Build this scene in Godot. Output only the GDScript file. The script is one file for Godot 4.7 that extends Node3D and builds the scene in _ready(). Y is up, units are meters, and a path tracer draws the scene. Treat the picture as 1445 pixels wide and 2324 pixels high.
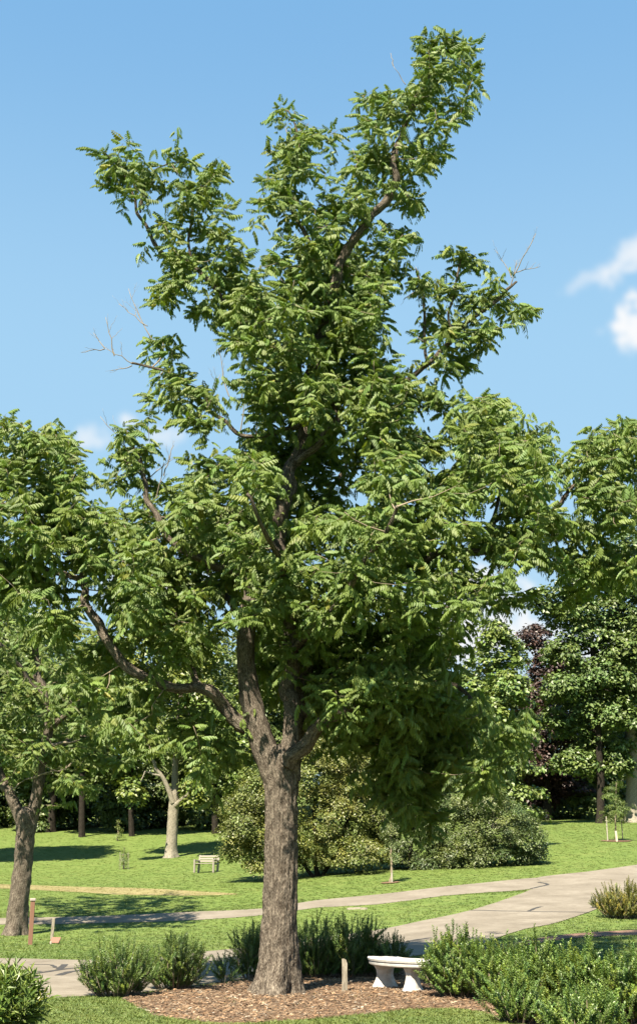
extends Node3D
# A black walnut in a park on a bright summer morning. Metres, y up; the camera stands at the origin and looks along -z.

const F := 2805.0
const CX := 722.5
const CY := 1162.0
const PITCH := 16.6
const EYE := 1.6
var rng := RandomNumberGenerator.new()
var cp := cos(deg_to_rad(PITCH))
var sp := sin(deg_to_rad(PITCH))
var taken := {}
var XS := PackedFloat32Array()
var DS := PackedFloat32Array()
var M := {}
var bump := FastNoiseLite.new()
var ridge := FastNoiseLite.new()
var sway := FastNoiseLite.new()

# ---------------------------------------------------------------- places
func ray(px, py):
	var x = (px - CX) / F
	var y = -(py - CY) / F
	var yy = y * cp + sp
	var zz = y * sp - cp
	return Vector3(x / -zz, yy / -zz, -1)

func at(px, py, d):
	return Vector3(0, EYE, 0) + ray(px, py) * d

func pix(p):
	var q = p - Vector3(0, EYE, 0)
	var deep = -q.z * cp + q.y * sp
	var up = q.y * cp + q.z * sp
	return Vector2(CX + F * q.x / deep, CY - F * up / deep)

func per_m(d, py):
	var r = ray(CX, py) * d
	return F / (-r.z * cp + r.y * sp)

func line(list, d):
	for k in range(1, list.size()):
		if d <= list[k].x:
			return lerpf(list[k - 1].y, list[k].y, clampf((d - list[k - 1].x) / (list[k].x - list[k - 1].x), 0, 1))
	return list[-1].y

const LEFT := [Vector2(0, 0), Vector2(22, 0), Vector2(36, .0), Vector2(40, .05), Vector2(43, .27), Vector2(45, .45), Vector2(49, .8), Vector2(55, 1.1), Vector2(64, 1.5), Vector2(74, 2.05), Vector2(85, 3.1), Vector2(97, 4.6), Vector2(110, 6), Vector2(130, 8.2), Vector2(160, 12), Vector2(300, 24), Vector2(700, 40)]
const RIGHT := [Vector2(0, 0), Vector2(20, 0), Vector2(25, .12), Vector2(30, .35), Vector2(35, .62), Vector2(40, .98), Vector2(50, 1.75), Vector2(57, 2.5), Vector2(64, 3.35), Vector2(80, 4.7), Vector2(95, 5.8), Vector2(110, 6.9), Vector2(130, 8.6), Vector2(160, 12), Vector2(300, 24), Vector2(700, 40)]

func hill(x, d):
	if d < 18:
		return 0.0
	var t = smoothstep(-.22, .24, x / maxf(d, 20))
	var h := 0.0
	for k in [-2.4, -1.2, 0, 1.2, 2.4]:
		h += lerpf(line(LEFT, d + k), line(RIGHT, d + k), t) / 5
	return h + bump.get_noise_2d(x * 3, d * 3) * .05 * smoothstep(24, 40, d)

func spot(px, py):
	var r = ray(px, py)
	var d := 8.0
	while d < 300 and EYE + r.y * d > hill(r.x * d, d):
		d += .5
	var lo := d - .5
	for k in 12:
		var mid = (lo + d) / 2
		if EYE + r.y * mid > hill(r.x * mid, mid):
			lo = mid
		else:
			d = mid
	return Vector3(r.x * d, hill(r.x * d, d), -d)

func on_ground(px, d):
	var x = (px - CX) / F * d / cp
	return Vector3(x, hill(x, d), -d)

# ---------------------------------------------------------------- objects
func numbered(called):
	if not taken.has(called):
		taken[called] = 0
		return called
	taken[called] += 1
	return "%s_%03d" % [called, taken[called]]

func tag(o, label, category, group = "", kind = ""):
	o.set_meta("label", label)
	if category:
		o.set_meta("category", category)
	if group:
		o.set_meta("group", group)
	if kind:
		o.set_meta("kind", kind)
	return o

func thing(called, where, label, category, group = ""):
	var o := Node3D.new()
	o.name = numbered(called)
	add_child(o)
	o.position = where
	return tag(o, label, category, group)

func origin_of(parent):
	var p := Vector3.ZERO
	var n = parent
	while n != self and n is Node3D:
		p += n.position
		n = n.get_parent()
	return p

# st is in world places; the mesh is kept relative to its thing
func obj(called, st, material, parent = self, kind = "", smooth = false):
	if smooth:
		st.generate_normals()
	var o := MeshInstance3D.new()
	o.name = numbered(called) if parent == self else called
	var base = origin_of(parent)
	var out := SurfaceTool.new()
	out.begin(Mesh.PRIMITIVE_TRIANGLES)
	out.append_from(st.commit(), 0, Transform3D(Basis(), -base))
	o.mesh = out.commit()
	o.material_override = material
	parent.add_child(o, true)
	if kind:
		o.set_meta("kind", kind)
	return o

func scatter(called, mesh, material, places, colors, parent = self, kind = "stuff"):
	if places.size() == 0:
		return null
	var base = origin_of(parent)
	var mm := MultiMesh.new()
	mm.transform_format = MultiMesh.TRANSFORM_3D
	mm.use_colors = true
	mm.mesh = mesh
	mm.instance_count = places.size()
	for i in places.size():
		var t: Transform3D = places[i]
		t.origin -= base
		mm.set_instance_transform(i, t)
		mm.set_instance_color(i, colors[i])
	var o := MultiMeshInstance3D.new()
	o.name = numbered(called) if parent == self else called
	o.multimesh = mm
	o.material_override = material
	parent.add_child(o, true)
	o.set_meta("kind", kind)
	return o

func ST():
	var st := SurfaceTool.new()
	st.begin(Mesh.PRIMITIVE_TRIANGLES)
	return st

# one flat triangle whose front looks along n
func tri(st, a, b, c, n, own = true):
	var g: Vector3 = (b - a).cross(c - a)
	if g.length_squared() < 1e-14:
		return
	g = g.normalized()
	if g.dot(n) < 0:
		g = -g
		var k = b
		b = c
		c = k
	var m = g if own else n
	for p in [a, c, b]:
		st.set_normal(m)
		st.set_uv(Vector2(p.x + p.z * .6, p.y))
		st.add_vertex(p)

func quad(st, a, b, c, d, n):
	tri(st, a, b, c, n)
	tri(st, a, c, d, n)

func box(st, t: Transform3D, size: Vector3, bevel := 0.0):
	var h = size / 2
	var e = minf(bevel, minf(h.x, minf(h.y, h.z)) * .6)
	for ax in 3:
		for s in [-1.0, 1.0]:
			var u = (ax + 1) % 3
			var v = (ax + 2) % 3
			var n := Vector3.ZERO
			n[ax] = s
			var c := []
			for k in [[-1, -1], [1, -1], [1, 1], [-1, 1]]:
				var p := Vector3.ZERO
				p[ax] = h[ax] * s
				p[u] = (h[u] - e) * k[0]
				p[v] = (h[v] - e) * k[1]
				c.append(t * p)
			quad(st, c[0], c[1], c[2], c[3], t.basis * n)
	if e <= 0:
		return
	for ax in 3:   # the chamfers along every edge
		var u = (ax + 1) % 3
		var v = (ax + 2) % 3
		for su in [-1.0, 1.0]:
			for sv in [-1.0, 1.0]:
				var c := []
				for k in [[-1, 0], [1, 0], [1, 1], [-1, 1]]:
					var p := Vector3.ZERO
					p[ax] = (h[ax] - e) * k[0]
					p[u] = (h[u] - (e if k[1] == 0 else 0.0)) * su
					p[v] = (h[v] - (e if k[1] == 1 else 0.0)) * sv
					c.append(t * p)
				var n := Vector3.ZERO
				n[u] = su
				n[v] = sv
				quad(st, c[0], c[1], c[2], c[3], t.basis * n)
	for sx in [-1.0, 1.0]:
		for sy in [-1.0, 1.0]:
			for sz in [-1.0, 1.0]:
				tri(st, t * Vector3(h.x * sx, (h.y - e) * sy, (h.z - e) * sz), t * Vector3((h.x - e) * sx, h.y * sy, (h.z - e) * sz), t * Vector3((h.x - e) * sx, (h.y - e) * sy, h.z * sz), t.basis * Vector3(sx, sy, sz))

func smooth_path(pts, k):
	var out := []
	for i in pts.size() - 1:
		var a = pts[maxi(i - 1, 0)]
		var b = pts[i]
		var c = pts[i + 1]
		var d = pts[mini(i + 2, pts.size() - 1)]
		for j in k:
			out.append(b.cubic_interpolate(c, a, d, float(j) / k))
	out.append(pts[-1])
	return out

# a tapered tube along points (x, y, z, radius); rough makes bark ridges, flare spreads the foot
func tube(st, pts, segs, rough := 0.0, flare := 0.0):
	var n := Vector3.ZERO
	var first = null
	var along := 0.0
	var rings := []
	var r0 = pts[0].w
	var wraps = maxf(1, roundf(TAU * r0 / .5))
	for i in pts.size():
		var p = Vector3(pts[i].x, pts[i].y, pts[i].z)
		var q = pts[mini(i + 1, pts.size() - 1)]
		var o = pts[maxi(i - 1, 0)]
		var t = Vector3(q.x - o.x, q.y - o.y, q.z - o.z).normalized()
		if i == 0:
			n = t.cross(Vector3(.3, .2, 1)).normalized()
		n = (n - t * n.dot(t)).normalized()
		var b = t.cross(n)
		if i > 0:
			along += p.distance_to(Vector3(o.x, o.y, o.z))
		var ring := []
		for j in segs + 1:
			var a = TAU * (j % segs) / segs
			var r = pts[i].w
			if flare > 0:
				var low = exp(-along / .32)
				r *= 1 + flare * low * (.55 + .45 * sin(a * 3 + 1.1) + .3 * sin(a * 5 + 4))
			if rough > 0:
				var w = absf(ridge.get_noise_3d(cos(a) * pts[i].w * 1.0 * 26, along * 2.4 + sin(a * 2) * .3, sin(a) * pts[i].w * 26))
				var lump = ridge.get_noise_3d(cos(a) * 4 + 30, along * 2, sin(a) * 4)
				r += rough * (1 - 3.2 * w) * .8 + lump * rough * 1.6
			ring.append(p + (n * cos(a) + b * sin(a)) * r)
		rings.append([ring, along])
	for i in rings.size() - 1:
		for j in segs:
			var uv = [Vector2(wraps * j / segs, rings[i][1] / .5), Vector2(wraps * (j + 1) / segs, rings[i][1] / .5), Vector2(wraps * j / segs, rings[i + 1][1] / .5), Vector2(wraps * (j + 1) / segs, rings[i + 1][1] / .5)]
			var v = [rings[i][0][j], rings[i][0][j + 1], rings[i + 1][0][j], rings[i + 1][0][j + 1]]
			for k in [0, 2, 1, 1, 2, 3]:
				st.set_uv(uv[k])
				st.add_vertex(v[k])
	var tip = Vector3(pts[-1].x, pts[-1].y, pts[-1].z)
	for j in segs:
		for p in [rings[-1][0][j], tip, rings[-1][0][j + 1]]:
			st.set_uv(Vector2(0, 0))
			st.add_vertex(p)

func v4(p, r):
	return Vector4(p.x, p.y, p.z, r)

# ---------------------------------------------------------------- colours and textures
func lin(r, g, b):
	return Color(r, g, b).linear_to_srgb()

func picture(size, ramp, layers, seed_, stretch := Vector2.ONE):
	var grad := Gradient.new()
	grad.offsets = PackedFloat32Array(ramp.keys())
	var cols := PackedColorArray()
	for c in ramp.values():
		cols.append(c)
	grad.colors = cols
	var look := PackedByteArray()
	for i in 256:
		var c = grad.sample(i / 255.0).linear_to_srgb()
		look.append_array([c.r8, c.g8, c.b8])
	var w = int(size * stretch.x)
	var h = int(size * stretch.y)
	var sum := PackedFloat32Array()
	sum.resize(size * size)
	for l in layers:
		var n := FastNoiseLite.new()
		n.seed = seed_ + int(l[0] * 1000)
		n.noise_type = FastNoiseLite.TYPE_SIMPLEX
		n.frequency = l[0]
		n.fractal_octaves = 3
		if l.size() > 2:
			n.fractal_type = FastNoiseLite.FRACTAL_RIDGED
		var im = n.get_seamless_image(w, h, false, false, .25, true)
		if w != size or h != size:
			im.resize(size, size, Image.INTERPOLATE_BILINEAR)
		var by = im.get_data()
		for i in size * size:
			sum[i] += by[i] / 255.0 * l[1]
	var out := PackedByteArray()
	out.resize(size * size * 3)
	var grey := PackedByteArray()
	grey.resize(size * size)
	for i in size * size:
		var k = clampi(int(sum[i] * 255), 0, 255)
		grey[i] = k
		out[i * 3] = look[k * 3]
		out[i * 3 + 1] = look[k * 3 + 1]
		out[i * 3 + 2] = look[k * 3 + 2]
	return [ImageTexture.create_from_image(Image.create_from_data(size, size, false, Image.FORMAT_RGB8, out)), ImageTexture.create_from_image(Image.create_from_data(size, size, false, Image.FORMAT_L8, grey))]

func plain(called, c, rough := .8, spec := .5):
	var m := StandardMaterial3D.new()
	m.resource_name = called
	m.albedo_color = c
	m.roughness = rough
	m.metallic_specular = spec
	M[called] = m
	return m

func ground_material(called, tex, tile, relief, rough := .9):
	var m = plain(called, Color.WHITE, rough, .3)
	m.albedo_texture = tex[0]
	m.uv1_triplanar = true
	m.uv1_world_triplanar = true
	m.uv1_scale = Vector3.ONE / tile
	if relief > 0:
		m.heightmap_enabled = true
		m.heightmap_texture = tex[1]
		m.heightmap_scale = relief
	return m

func leaf_material(called, rough, through):
	var m = plain(called, Color.WHITE, rough, .5)
	m.vertex_color_use_as_albedo = true
	m.cull_mode = BaseMaterial3D.CULL_DISABLED
	if through > 0:
		m.backlight_enabled = true
		m.backlight = lin(through, through, through * .3)
	return m

func shade(c, spread := .22):
	var k = rng.randf_range(1 - spread, 1 + spread)
	var warm = rng.randf_range(-.12, .12)
	return Color(c.r * k * (1 + warm), c.g * k, c.b * k * (1 - warm))

func make_materials():
	var bark = picture(512, {0.25: Color(.035, .026, .018), .42: Color(.066, .055, .044), .6: Color(.145, .123, .098), .8: Color(.24, .208, .168)}, [[.02, .25], [.06, .5], [.012, .25]], 3, Vector2(1.0, .3))
	for k in [["bark", Color(1, 1, 1)], ["grey_bark", Color(1.55, 1.7, 1.75)], ["dark_bark", Color(.5, .5, .5)]]:
		var m = plain(k[0], Color(minf(k[1].r, 1), minf(k[1].g, 1), minf(k[1].b, 1)), .92, .25)
		m.albedo_texture = bark[0]
		m.heightmap_enabled = true
		m.heightmap_texture = bark[1]
		m.heightmap_scale = 2.0
	var pale = picture(512, {0.2: Color(.075, .064, .05), .45: Color(.19, .172, .135), .65: Color(.28, .26, .205), .85: Color(.36, .34, .29)}, [[.02, .3], [.06, .4], [.012, .3]], 9, Vector2(1.0, .3))
	M.grey_bark.albedo_color = Color.WHITE
	M.grey_bark.albedo_texture = pale[0]
	M.grey_bark.heightmap_texture = pale[1]
	plain("twig_bark", lin(.20, .165, .12), .9, .3)
	plain("dead_wood", lin(.2, .17, .13), .9, .3)
	var lawn = picture(1024, {0.2: Color(.074, .113, .023), .42: Color(.09, .133, .029), .6: Color(.106, .146, .035), .85: Color(.145, .16, .05)}, [[.004, .35], [.016, .3], [.11, .35]], 21)
	ground_material("lawn", lawn, 9.0, 1.6)
	var dry = picture(512, {0.2: Color(.12, .125, .04), .5: Color(.19, .165, .075), .8: Color(.26, .215, .12)}, [[.01, .4], [.1, .6]], 25)
	ground_material("dry_grass", dry, 5.0, 1.2)
	var tar = picture(1024, {0.15: Color(.098, .084, .066), .45: Color(.158, .138, .11), .6: Color(.183, .162, .132), .85: Color(.25, .226, .19)}, [[.003, .34], [.02, .2], [.3, .46]], 31)
	ground_material("asphalt", tar, 7.0, .25)
	var red = picture(512, {0.2: Color(.10, .06, .045), .5: Color(.155, .095, .068), .8: Color(.2, .135, .1)}, [[.01, .4], [.15, .6]], 35)
	ground_material("red_gravel", red, 2.0, .6)
	var mulch = picture(512, {0.2: Color(.06, .036, .022), .45: Color(.125, .078, .048), .65: Color(.185, .122, .078), .85: Color(.25, .18, .12)}, [[.02, .35], [.09, .65]], 41)
	ground_material("mulch", mulch, 1.3, 2.5)
	var stone = picture(512, {0.15: Color(.2, .187, .165), .4: Color(.37, .36, .335), .6: Color(.47, .46, .44), .85: Color(.55, .54, .52)}, [[.008, .4], [.03, .3], [.2, .3]], 51)
	ground_material("concrete", stone, 1.1, .25, .85)
	var wood = picture(512, {0.2: Color(.10, .088, .07), .5: Color(.20, .178, .14), .8: Color(.29, .265, .215)}, [[.03, .6], [.1, .4]], 61, Vector2(1, .12))
	ground_material("grey_wood", wood, .5, .15)
	plain("brown_paint", lin(.17, .085, .055), .7)
	plain("pale_cap", lin(.3, .25, .23), .6)
	plain("bench_paint", lin(.2, .185, .15), .65)
	plain("crack_seal", lin(.035, .032, .03), .7)
	plain("steel", lin(.25, .25, .26), .45).metallic = .7
	plain("stake_paint", lin(.27, .25, .21), .8)
	plain("path_stone", lin(.2, .18, .14), .9)
	plain("white_guard", lin(.42, .36, .28), .7)
	leaf_material("walnut_leaf", .56, .8)
	M.walnut_leaf.metallic_specular = .5
	leaf_material("tree_leaf", .45, .4)
	leaf_material("shrub_leaf", .42, .4)
	leaf_material("grass_blade", .6, .5)
	leaf_material("chip", .9, 0)

# ---------------------------------------------------------------- small shapes that are scattered
# a pinnate walnut leaf of length 1 along x, its leaflets hanging to both sides
func walnut_leaf(droop, hang, lean):
	var st = ST()
	var pairs := 6
	var spine := []
	for k in 12:
		var t = k / 11.0
		spine.append(Vector3(t * (1 - .12 * droop * t), .10 * t - droop * t * t, lean * t * t))
	for k in 11:
		var w = .007 * (1 - k / 14.0)
		quad(st, spine[k] + Vector3(0, 0, w), spine[k + 1] + Vector3(0, 0, w), spine[k + 1] - Vector3(0, 0, w), spine[k] - Vector3(0, 0, w), Vector3.UP)
	for k in pairs * 2 + 1:
		var last = k == pairs * 2
		var t = 1.0 if last else .24 + .72 * (k / 2) / (pairs - 1) + rng.randf_range(-.015, .015)
		var i = clampi(int(t * 11), 0, 10)
		var p = spine[i].lerp(spine[i + 1], t * 11 - i)
		var fwd = (spine[i + 1] - spine[i]).normalized()
		var side = 0.0 if last else (1.0 if k % 2 else -1.0)
		var len_ = (.30 * sin(PI * (.22 + .62 * t)) + .06) * rng.randf_range(.88, 1.1)
		var e = (fwd * (1.0 if last else .5 + rng.randf_range(-.15, .2)) + Vector3(0, 0, side) * .8 - Vector3.UP * (hang * .5 if last else hang + rng.randf_range(-.2, .2))).normalized()
		var up = Vector3.UP + Vector3(0, 0, side) * .4
		var s = e.cross(up).normalized()
		up = s.cross(e).normalized()
		var w = len_ * .23
		var mid = p + e * len_ * .5 - up * len_ * .03
		var tip = p + e * len_ - Vector3.UP * len_ * .16
		for h in [-1.0, 1.0]:
			var a = p + e * len_ * .3 + s * w * h + up * w * .35
			var b = p + e * len_ * .66 + s * w * .8 * h + up * w * .2 - Vector3.UP * len_ * .05
			tri(st, p, a, mid, up)
			tri(st, mid, a, b, up)
			tri(st, mid, b, tip, up)
	return st.commit()

# a loose spray of simple leaves, about 1 across
func leaf_clump(n, size, flat, pointed := false):
	var st = ST()
	for k in n:
		var a = rng.randf() * TAU
		var r = sqrt(rng.randf()) * .5
		var p = Vector3(cos(a) * r, rng.randf_range(-.5, .5) * flat - r * r * .3, sin(a) * r)
		var e = (Vector3(cos(a), rng.randf_range(-.7, .25), sin(a)) + Vector3(rng.randf_range(-.6, .6), 0, rng.randf_range(-.6, .6))).normalized()
		var up = (Vector3.UP + Vector3(rng.randf_range(-.7, .7), 0, rng.randf_range(-.7, .7))).normalized()
		var s = e.cross(up).normalized()
		up = s.cross(e).normalized()
		var l = size * rng.randf_range(.7, 1.25)
		var w = l * (.2 if pointed else .42)
		var tip = p + e * l - Vector3.UP * l * .12
		for h in [-1.0, 1.0]:
			tri(st, p, p + e * l * .45 + s * w * h + up * l * .08, tip, up)
	return st.commit()

# an upright shoot of height 1 with small leaves all along
func leafy_shoot(n, len_, width, spread):
	var st = ST()
	for k in 3:
		var a = TAU * k / 3
		var b = TAU * (k + 1) / 3
		tri(st, Vector3(cos(a) * .012, 0, sin(a) * .012), Vector3(cos(b) * .012, 0, sin(b) * .012), Vector3(0, 1, 0), Vector3(cos(a + 1), 0, sin(a + 1)))
	for k in n:
		var t = .06 + .94 * k / (n - 1.0)
		var a = k * 2.4 + rng.randf() * .6
		var out = Vector3(cos(a), 0, sin(a))
		var e = (out * spread * (1.05 - .5 * t) + Vector3.UP * rng.randf_range(.35, .9)).normalized()
		var s = e.cross(Vector3.UP).normalized()
		var up = s.cross(e).normalized()
		var l = len_ * rng.randf_range(.75, 1.2) * (1.1 - .35 * t)
		var p = Vector3(0, t * .97, 0)
		for h in [-1.0, 1.0]:
			tri(st, p, p + e * l * .5 + s * width * l * h + up * l * .06, p + e * l - Vector3.UP * l * .1, up)
	return st.commit()

func grass_tuft(n, height, spread):
	var st = ST()
	for k in n:
		var a = rng.randf() * TAU
		var r = sqrt(rng.randf()) * spread
		var p = Vector3(cos(a) * r, -.004, sin(a) * r)
		var b = rng.randf() * TAU
		var lean = Vector3(cos(b), 0, sin(b)) * rng.randf_range(.3, 1.1)
		var s = lean.cross(Vector3.UP).normalized() * .0045
		var h = height * rng.randf_range(.6, 1.2)
		var mid = p + Vector3.UP * h * .6 + lean * h * .3
		var tip = p + Vector3.UP * h * .85 + lean * h
		var n_ = s.cross(lean + Vector3.UP)
		n_ = n_ if n_.y > 0 else -n_
		quad(st, p - s, p + s, mid + s * .8, mid - s * .8, n_)
		tri(st, mid - s * .8, mid + s * .8, tip, n_ + Vector3.UP)
	return st.commit()

func wood_chip(k):
	var st = ST()
	var l = [.045, .03, .07, .035][k]
	var w = [.013, .016, .012, .022][k]
	var t = Transform3D(Basis(Vector3.UP, .2), Vector3.ZERO)
	var c = [Vector3(-l, 0, -w * .6), Vector3(-l * .3, 0, -w), Vector3(l, 0, -w * .4), Vector3(l * .8, 0, w * .5), Vector3(-.1 * l, 0, w), Vector3(-l * .9, 0, w * .7)]
	for i in 6:
		var a = t * c[i]
		var b = t * c[(i + 1) % 6]
		tri(st, Vector3(0, .007, 0), a + Vector3.UP * .005, b + Vector3.UP * .005, Vector3.UP)
		quad(st, a + Vector3.UP * .005, b + Vector3.UP * .005, b - Vector3.UP * .004, a - Vector3.UP * .004, (a + b))
	return st.commit()

# ---------------------------------------------------------------- ground
func steps(list):
	var out := PackedFloat32Array()
	var v: float = list[0][0]
	for k in list.size() - 1:
		while v < list[k + 1][0] - 1e-3:
			out.append(v)
			v += list[k][1]
		v = list[k + 1][0]
	out.append(v)
	return out

func make_ground():
	var right = steps([[0, .6], [15, 1.5], [45, 6], [123, 60], [660, 1]])
	for i in range(right.size() - 1, 0, -1):
		XS.append(-right[i])
	XS.append_array(right)
	DS = steps([[-120, 30], [0, 5], [10, .6], [52, 1.2], [120, 8], [200, 60], [700, 1]])
	var st = ST()
	for i in XS.size() - 1:
		for j in DS.size() - 1:
			var p = []
			for k in [[0, 0], [1, 0], [1, 1], [0, 1]]:
				p.append(corner(i + k[0], j + k[1]))
			for k in [0, 2, 1, 0, 3, 2]:
				st.set_uv(Vector2(p[k].x, p[k].z))
				st.add_vertex(p[k])
	st.index()
	var g = obj("ground", st, M.lawn, self, "structure", true)
	tag(g, "mown green lawn rising to a wooded hillside", "lawn", "", "structure")

var cache := {}
func corner(i, j):
	var key = i * 4096 + j
	if not cache.has(key):
		cache[key] = Vector3(XS[i], hill(XS[i], DS[j]), -DS[j])
	return cache[key]

# a sheet that lies on the ground, cut to the outline (x, distance), lift metres above it
func drape(poly, lift):
	var st = ST()
	var lo = poly[0]
	var hi = poly[0]
	for p in poly:
		lo = lo.min(p)
		hi = hi.max(p)
	for i in XS.size() - 1:
		if XS[i + 1] < lo.x or XS[i] > hi.x:
			continue
		for j in DS.size() - 1:
			if DS[j + 1] < lo.y or DS[j] > hi.y:
				continue
			var p = [corner(i, j), corner(i + 1, j), corner(i + 1, j + 1), corner(i, j + 1)]
			for t in [[p[0], p[1], p[2]], [p[0], p[2], p[3]]]:
				var flat := PackedVector2Array([Vector2(t[0].x, -t[0].z), Vector2(t[1].x, -t[1].z), Vector2(t[2].x, -t[2].z)])
				var n: Vector3 = (t[1] - t[0]).cross(t[2] - t[0]).normalized()
				n = n if n.y > 0 else -n
				for piece in Geometry2D.intersect_polygons(flat, poly):
					var idx = Geometry2D.triangulate_polygon(piece)
					for k in range(0, idx.size(), 3):
						var v := []
						for m in 3:
							var q = piece[idx[k + m]]
							var y = t[0].y - (n.x * (q.x - t[0].x) + n.z * (-q.y - t[0].z)) / n.y
							v.append(Vector3(q.x, y + lift, -q.y))
						tri(st, v[0], v[1], v[2], n)
	return st

# picture outlines are only how I measured where the edges lie: every point is set down on the ground
func outline(list, curve := 3):
	var out := PackedVector2Array()
	var pts := []
	for p in list:
		var g = spot(p[0], p[1])
		pts.append(Vector2(g.x, -g.z))
	pts.append(pts[0])
	for p in smooth_path(pts, curve) if curve > 1 else pts:
		out.append(p)
	out.remove_at(out.size() - 1)
	return out

var paved := []
var beds := []
func make_paths():
	var road = outline([[-120, 2178], [0, 2176], [100, 2178], [200, 2180], [330, 2178], [470, 2160], [545, 2153], [640, 2138], [740, 2127], [860, 2111], [960, 2090], [1071, 2066], [1161, 2036], [1207, 2018], [1225, 2000], [1222, 1991], [1330, 1979], [1445, 1963], [1560, 1949], [1700, 1935], [1700, 1978], [1600, 1990], [1500, 2012], [1400, 2046], [1326, 2074], [1246, 2099], [1191, 2109], [1131, 2128], [1090, 2145], [1030, 2158], [930, 2172], [820, 2188], [700, 2205], [560, 2223], [450, 2238], [300, 2256], [200, 2262], [89, 2268], [-60, 2274], [-160, 2278]], 2)
	var o = obj("road", drape(road, .014), M.asphalt)
	tag(o, "pale asphalt park drive with tar-sealed cracks climbing to the right", "road", "", "structure")
	paved.append(road)
	for c in [[[30, 2222, 60], [54, 2225, 40], [79, 2219, 50], [68, 2214, 60], [95, 2209, 90], [141, 2202, 120], [199, 2196, 120], [260, 2190, 90]], [[71, 2191, 30], [116, 2192, 45], [125, 2198, 60]], [[137, 2201, 60], [147, 2191, 50]], [[135, 2215, 70], [158, 2208, 50], [195, 2203, 50]], [[27, 2210, 25], [71, 2206, 30], [95, 2208, 30]], [[1066, 2067, 40], [1203, 2070, 45], [1333, 2072, 40]], [[1200, 2069, 50], [1213, 2063, 40], [1226, 2059, 30]], [[1205, 2017, 60], [1225, 2013, 60], [1243, 2008, 80], [1223, 2003, 30]], [[905, 2142, 50], [940, 2135, 50], [975, 2130, 50]]]:
		var pts := []
		for p in c:
			var g = spot(p[0], p[1])
			pts.append(Vector2(g.x, -g.z))
		var mid := PackedVector2Array(smooth_path(pts, 4))
		for i in mid.size():
			mid[i] += Vector2(bump.get_noise_1d(i * 90.0 + mid[i].x * 50), bump.get_noise_1d(i * 70.0 - 400)) * .05
		for strip in Geometry2D.offset_polyline(mid, c[0][2] * .0009 + .012):
			obj("crack_seal", drape(strip, .018), M.crack_seal, o, "stuff")
	var path = outline([[-150, 2084], [0, 2084], [150, 2081], [300, 2076], [450, 2069], [600, 2062], [720, 2043], [870, 2029], [1021, 2011], [1130, 2000], [1222, 1992], [1224, 2000], [1206, 2018], [1100, 2026], [1001, 2034], [855, 2053], [720, 2060], [600, 2077], [450, 2088], [300, 2094], [120, 2098], [0, 2099], [-150, 2100]], 2)
	o = obj("footpath", drape(path, .008), M.asphalt)
	tag(o, "narrow pale asphalt footpath crossing the lawn behind the walnut tree", "path", "", "structure")
	paved.append(path)
	var red = outline([[1085, 2152], [1120, 2145], [1154, 2141], [1246, 2126], [1308, 2119], [1445, 2111], [1600, 2106], [1600, 2118], [1445, 2123], [1308, 2129], [1246, 2137], [1154, 2153], [1100, 2162]], 2)
	o = obj("gravel_path", drape(red, .010), M.red_gravel)
	tag(o, "narrow reddish gravel path behind the low shrubs", "path", "", "structure")
	paved.append(red)
	var bed = outline([[279, 2270], [330, 2296], [349, 2308], [428, 2318], [500, 2327], [620, 2322], [728, 2313], [823, 2306], [927, 2293], [1040, 2291], [1117, 2305], [1160, 2322], [1230, 2345], [1500, 2370], [1560, 2260], [1400, 2245], [1230, 2222], [1120, 2190], [1030, 2170], [930, 2178], [820, 2192], [700, 2209], [560, 2227], [450, 2242], [300, 2259]], 2)
	o = obj("mulch_bed", drape(bed, .012), M.mulch)
	tag(o, "bed of brown wood chip mulch round the foot of the walnut tree", "mulch bed", "", "structure")
	beds.append(bed)
	var dry = outline([[-150, 2005], [0, 2007], [120, 2011], [250, 2014], [380, 2019], [500, 2026], [540, 2030], [430, 2033], [250, 2030], [120, 2022], [0, 2017], [-150, 2014]], 2)
	o = obj("dry_grass", drape(dry, .01), M.dry_grass, self, "stuff")
	tag(o, "strip of dry straw coloured grass across the lawn behind the footpath", "dry grass", "", "stuff")
	beds.append(dry)

func inside(list, q):
	for p in list:
		if Geometry2D.is_point_in_polygon(q, p):
			return true
	return false

func make_grass():
	var kinds = [grass_tuft(12, .05, .07), grass_tuft(12, .06, .08), grass_tuft(10, .045, .07)]
	var places = [[], [], []]
	var colors = [[], [], []]
	var tint := FastNoiseLite.new()
	tint.frequency = .35
	for run in [[95000, 13.0, 46.0, 1.0], [70000, 44.0, 118.0, 1.25]]:
		for i in run[0]:
			var d = 1 / lerpf(1 / run[1], 1 / run[2], rng.randf())
			if run[1] > 40:
				d = lerpf(run[1], run[2], pow(rng.randf(), 1.3))
			var x = rng.randf_range(-.36, .36) * d
			var q = Vector2(x, d)
			var e = q + Vector2(rng.randf_range(-.1, .1), rng.randf_range(-.1, .1))
			if inside(paved, e) or (inside([beds[0]], e) and rng.randf() > .006):
				continue
			var s = run[3] * (1 + .006 * d * rng.randf()) * rng.randf_range(.75, 1.25)
			var b = Basis(Vector3.UP, rng.randf() * TAU).scaled(Vector3(s, s * rng.randf_range(.45, .75) * (1.0 if run[1] < 40 else .6), s))
			var k = i % 3
			places[k].append(Transform3D(b, Vector3(x, hill(x, d), -d)))
			var n = tint.get_noise_2d(x, d) * .5 + tint.get_noise_2d(x * .25, d * .25) * .7
			var c = Color(.088, .14, .029).lerp(Color(.134, .167, .042), clampf(.4 + n, 0, 1))
			if inside([beds[1]], q):
				c = Color(.2, .175, .075)
			colors[k].append(shade(c, .25))
	for k in 3:
		var o = scatter("grass", kinds[k], M.grass_blade, places[k], colors[k])
		tag(o, "short green grass blades covering the lawn", "grass", "lawn grass", "stuff")

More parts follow.
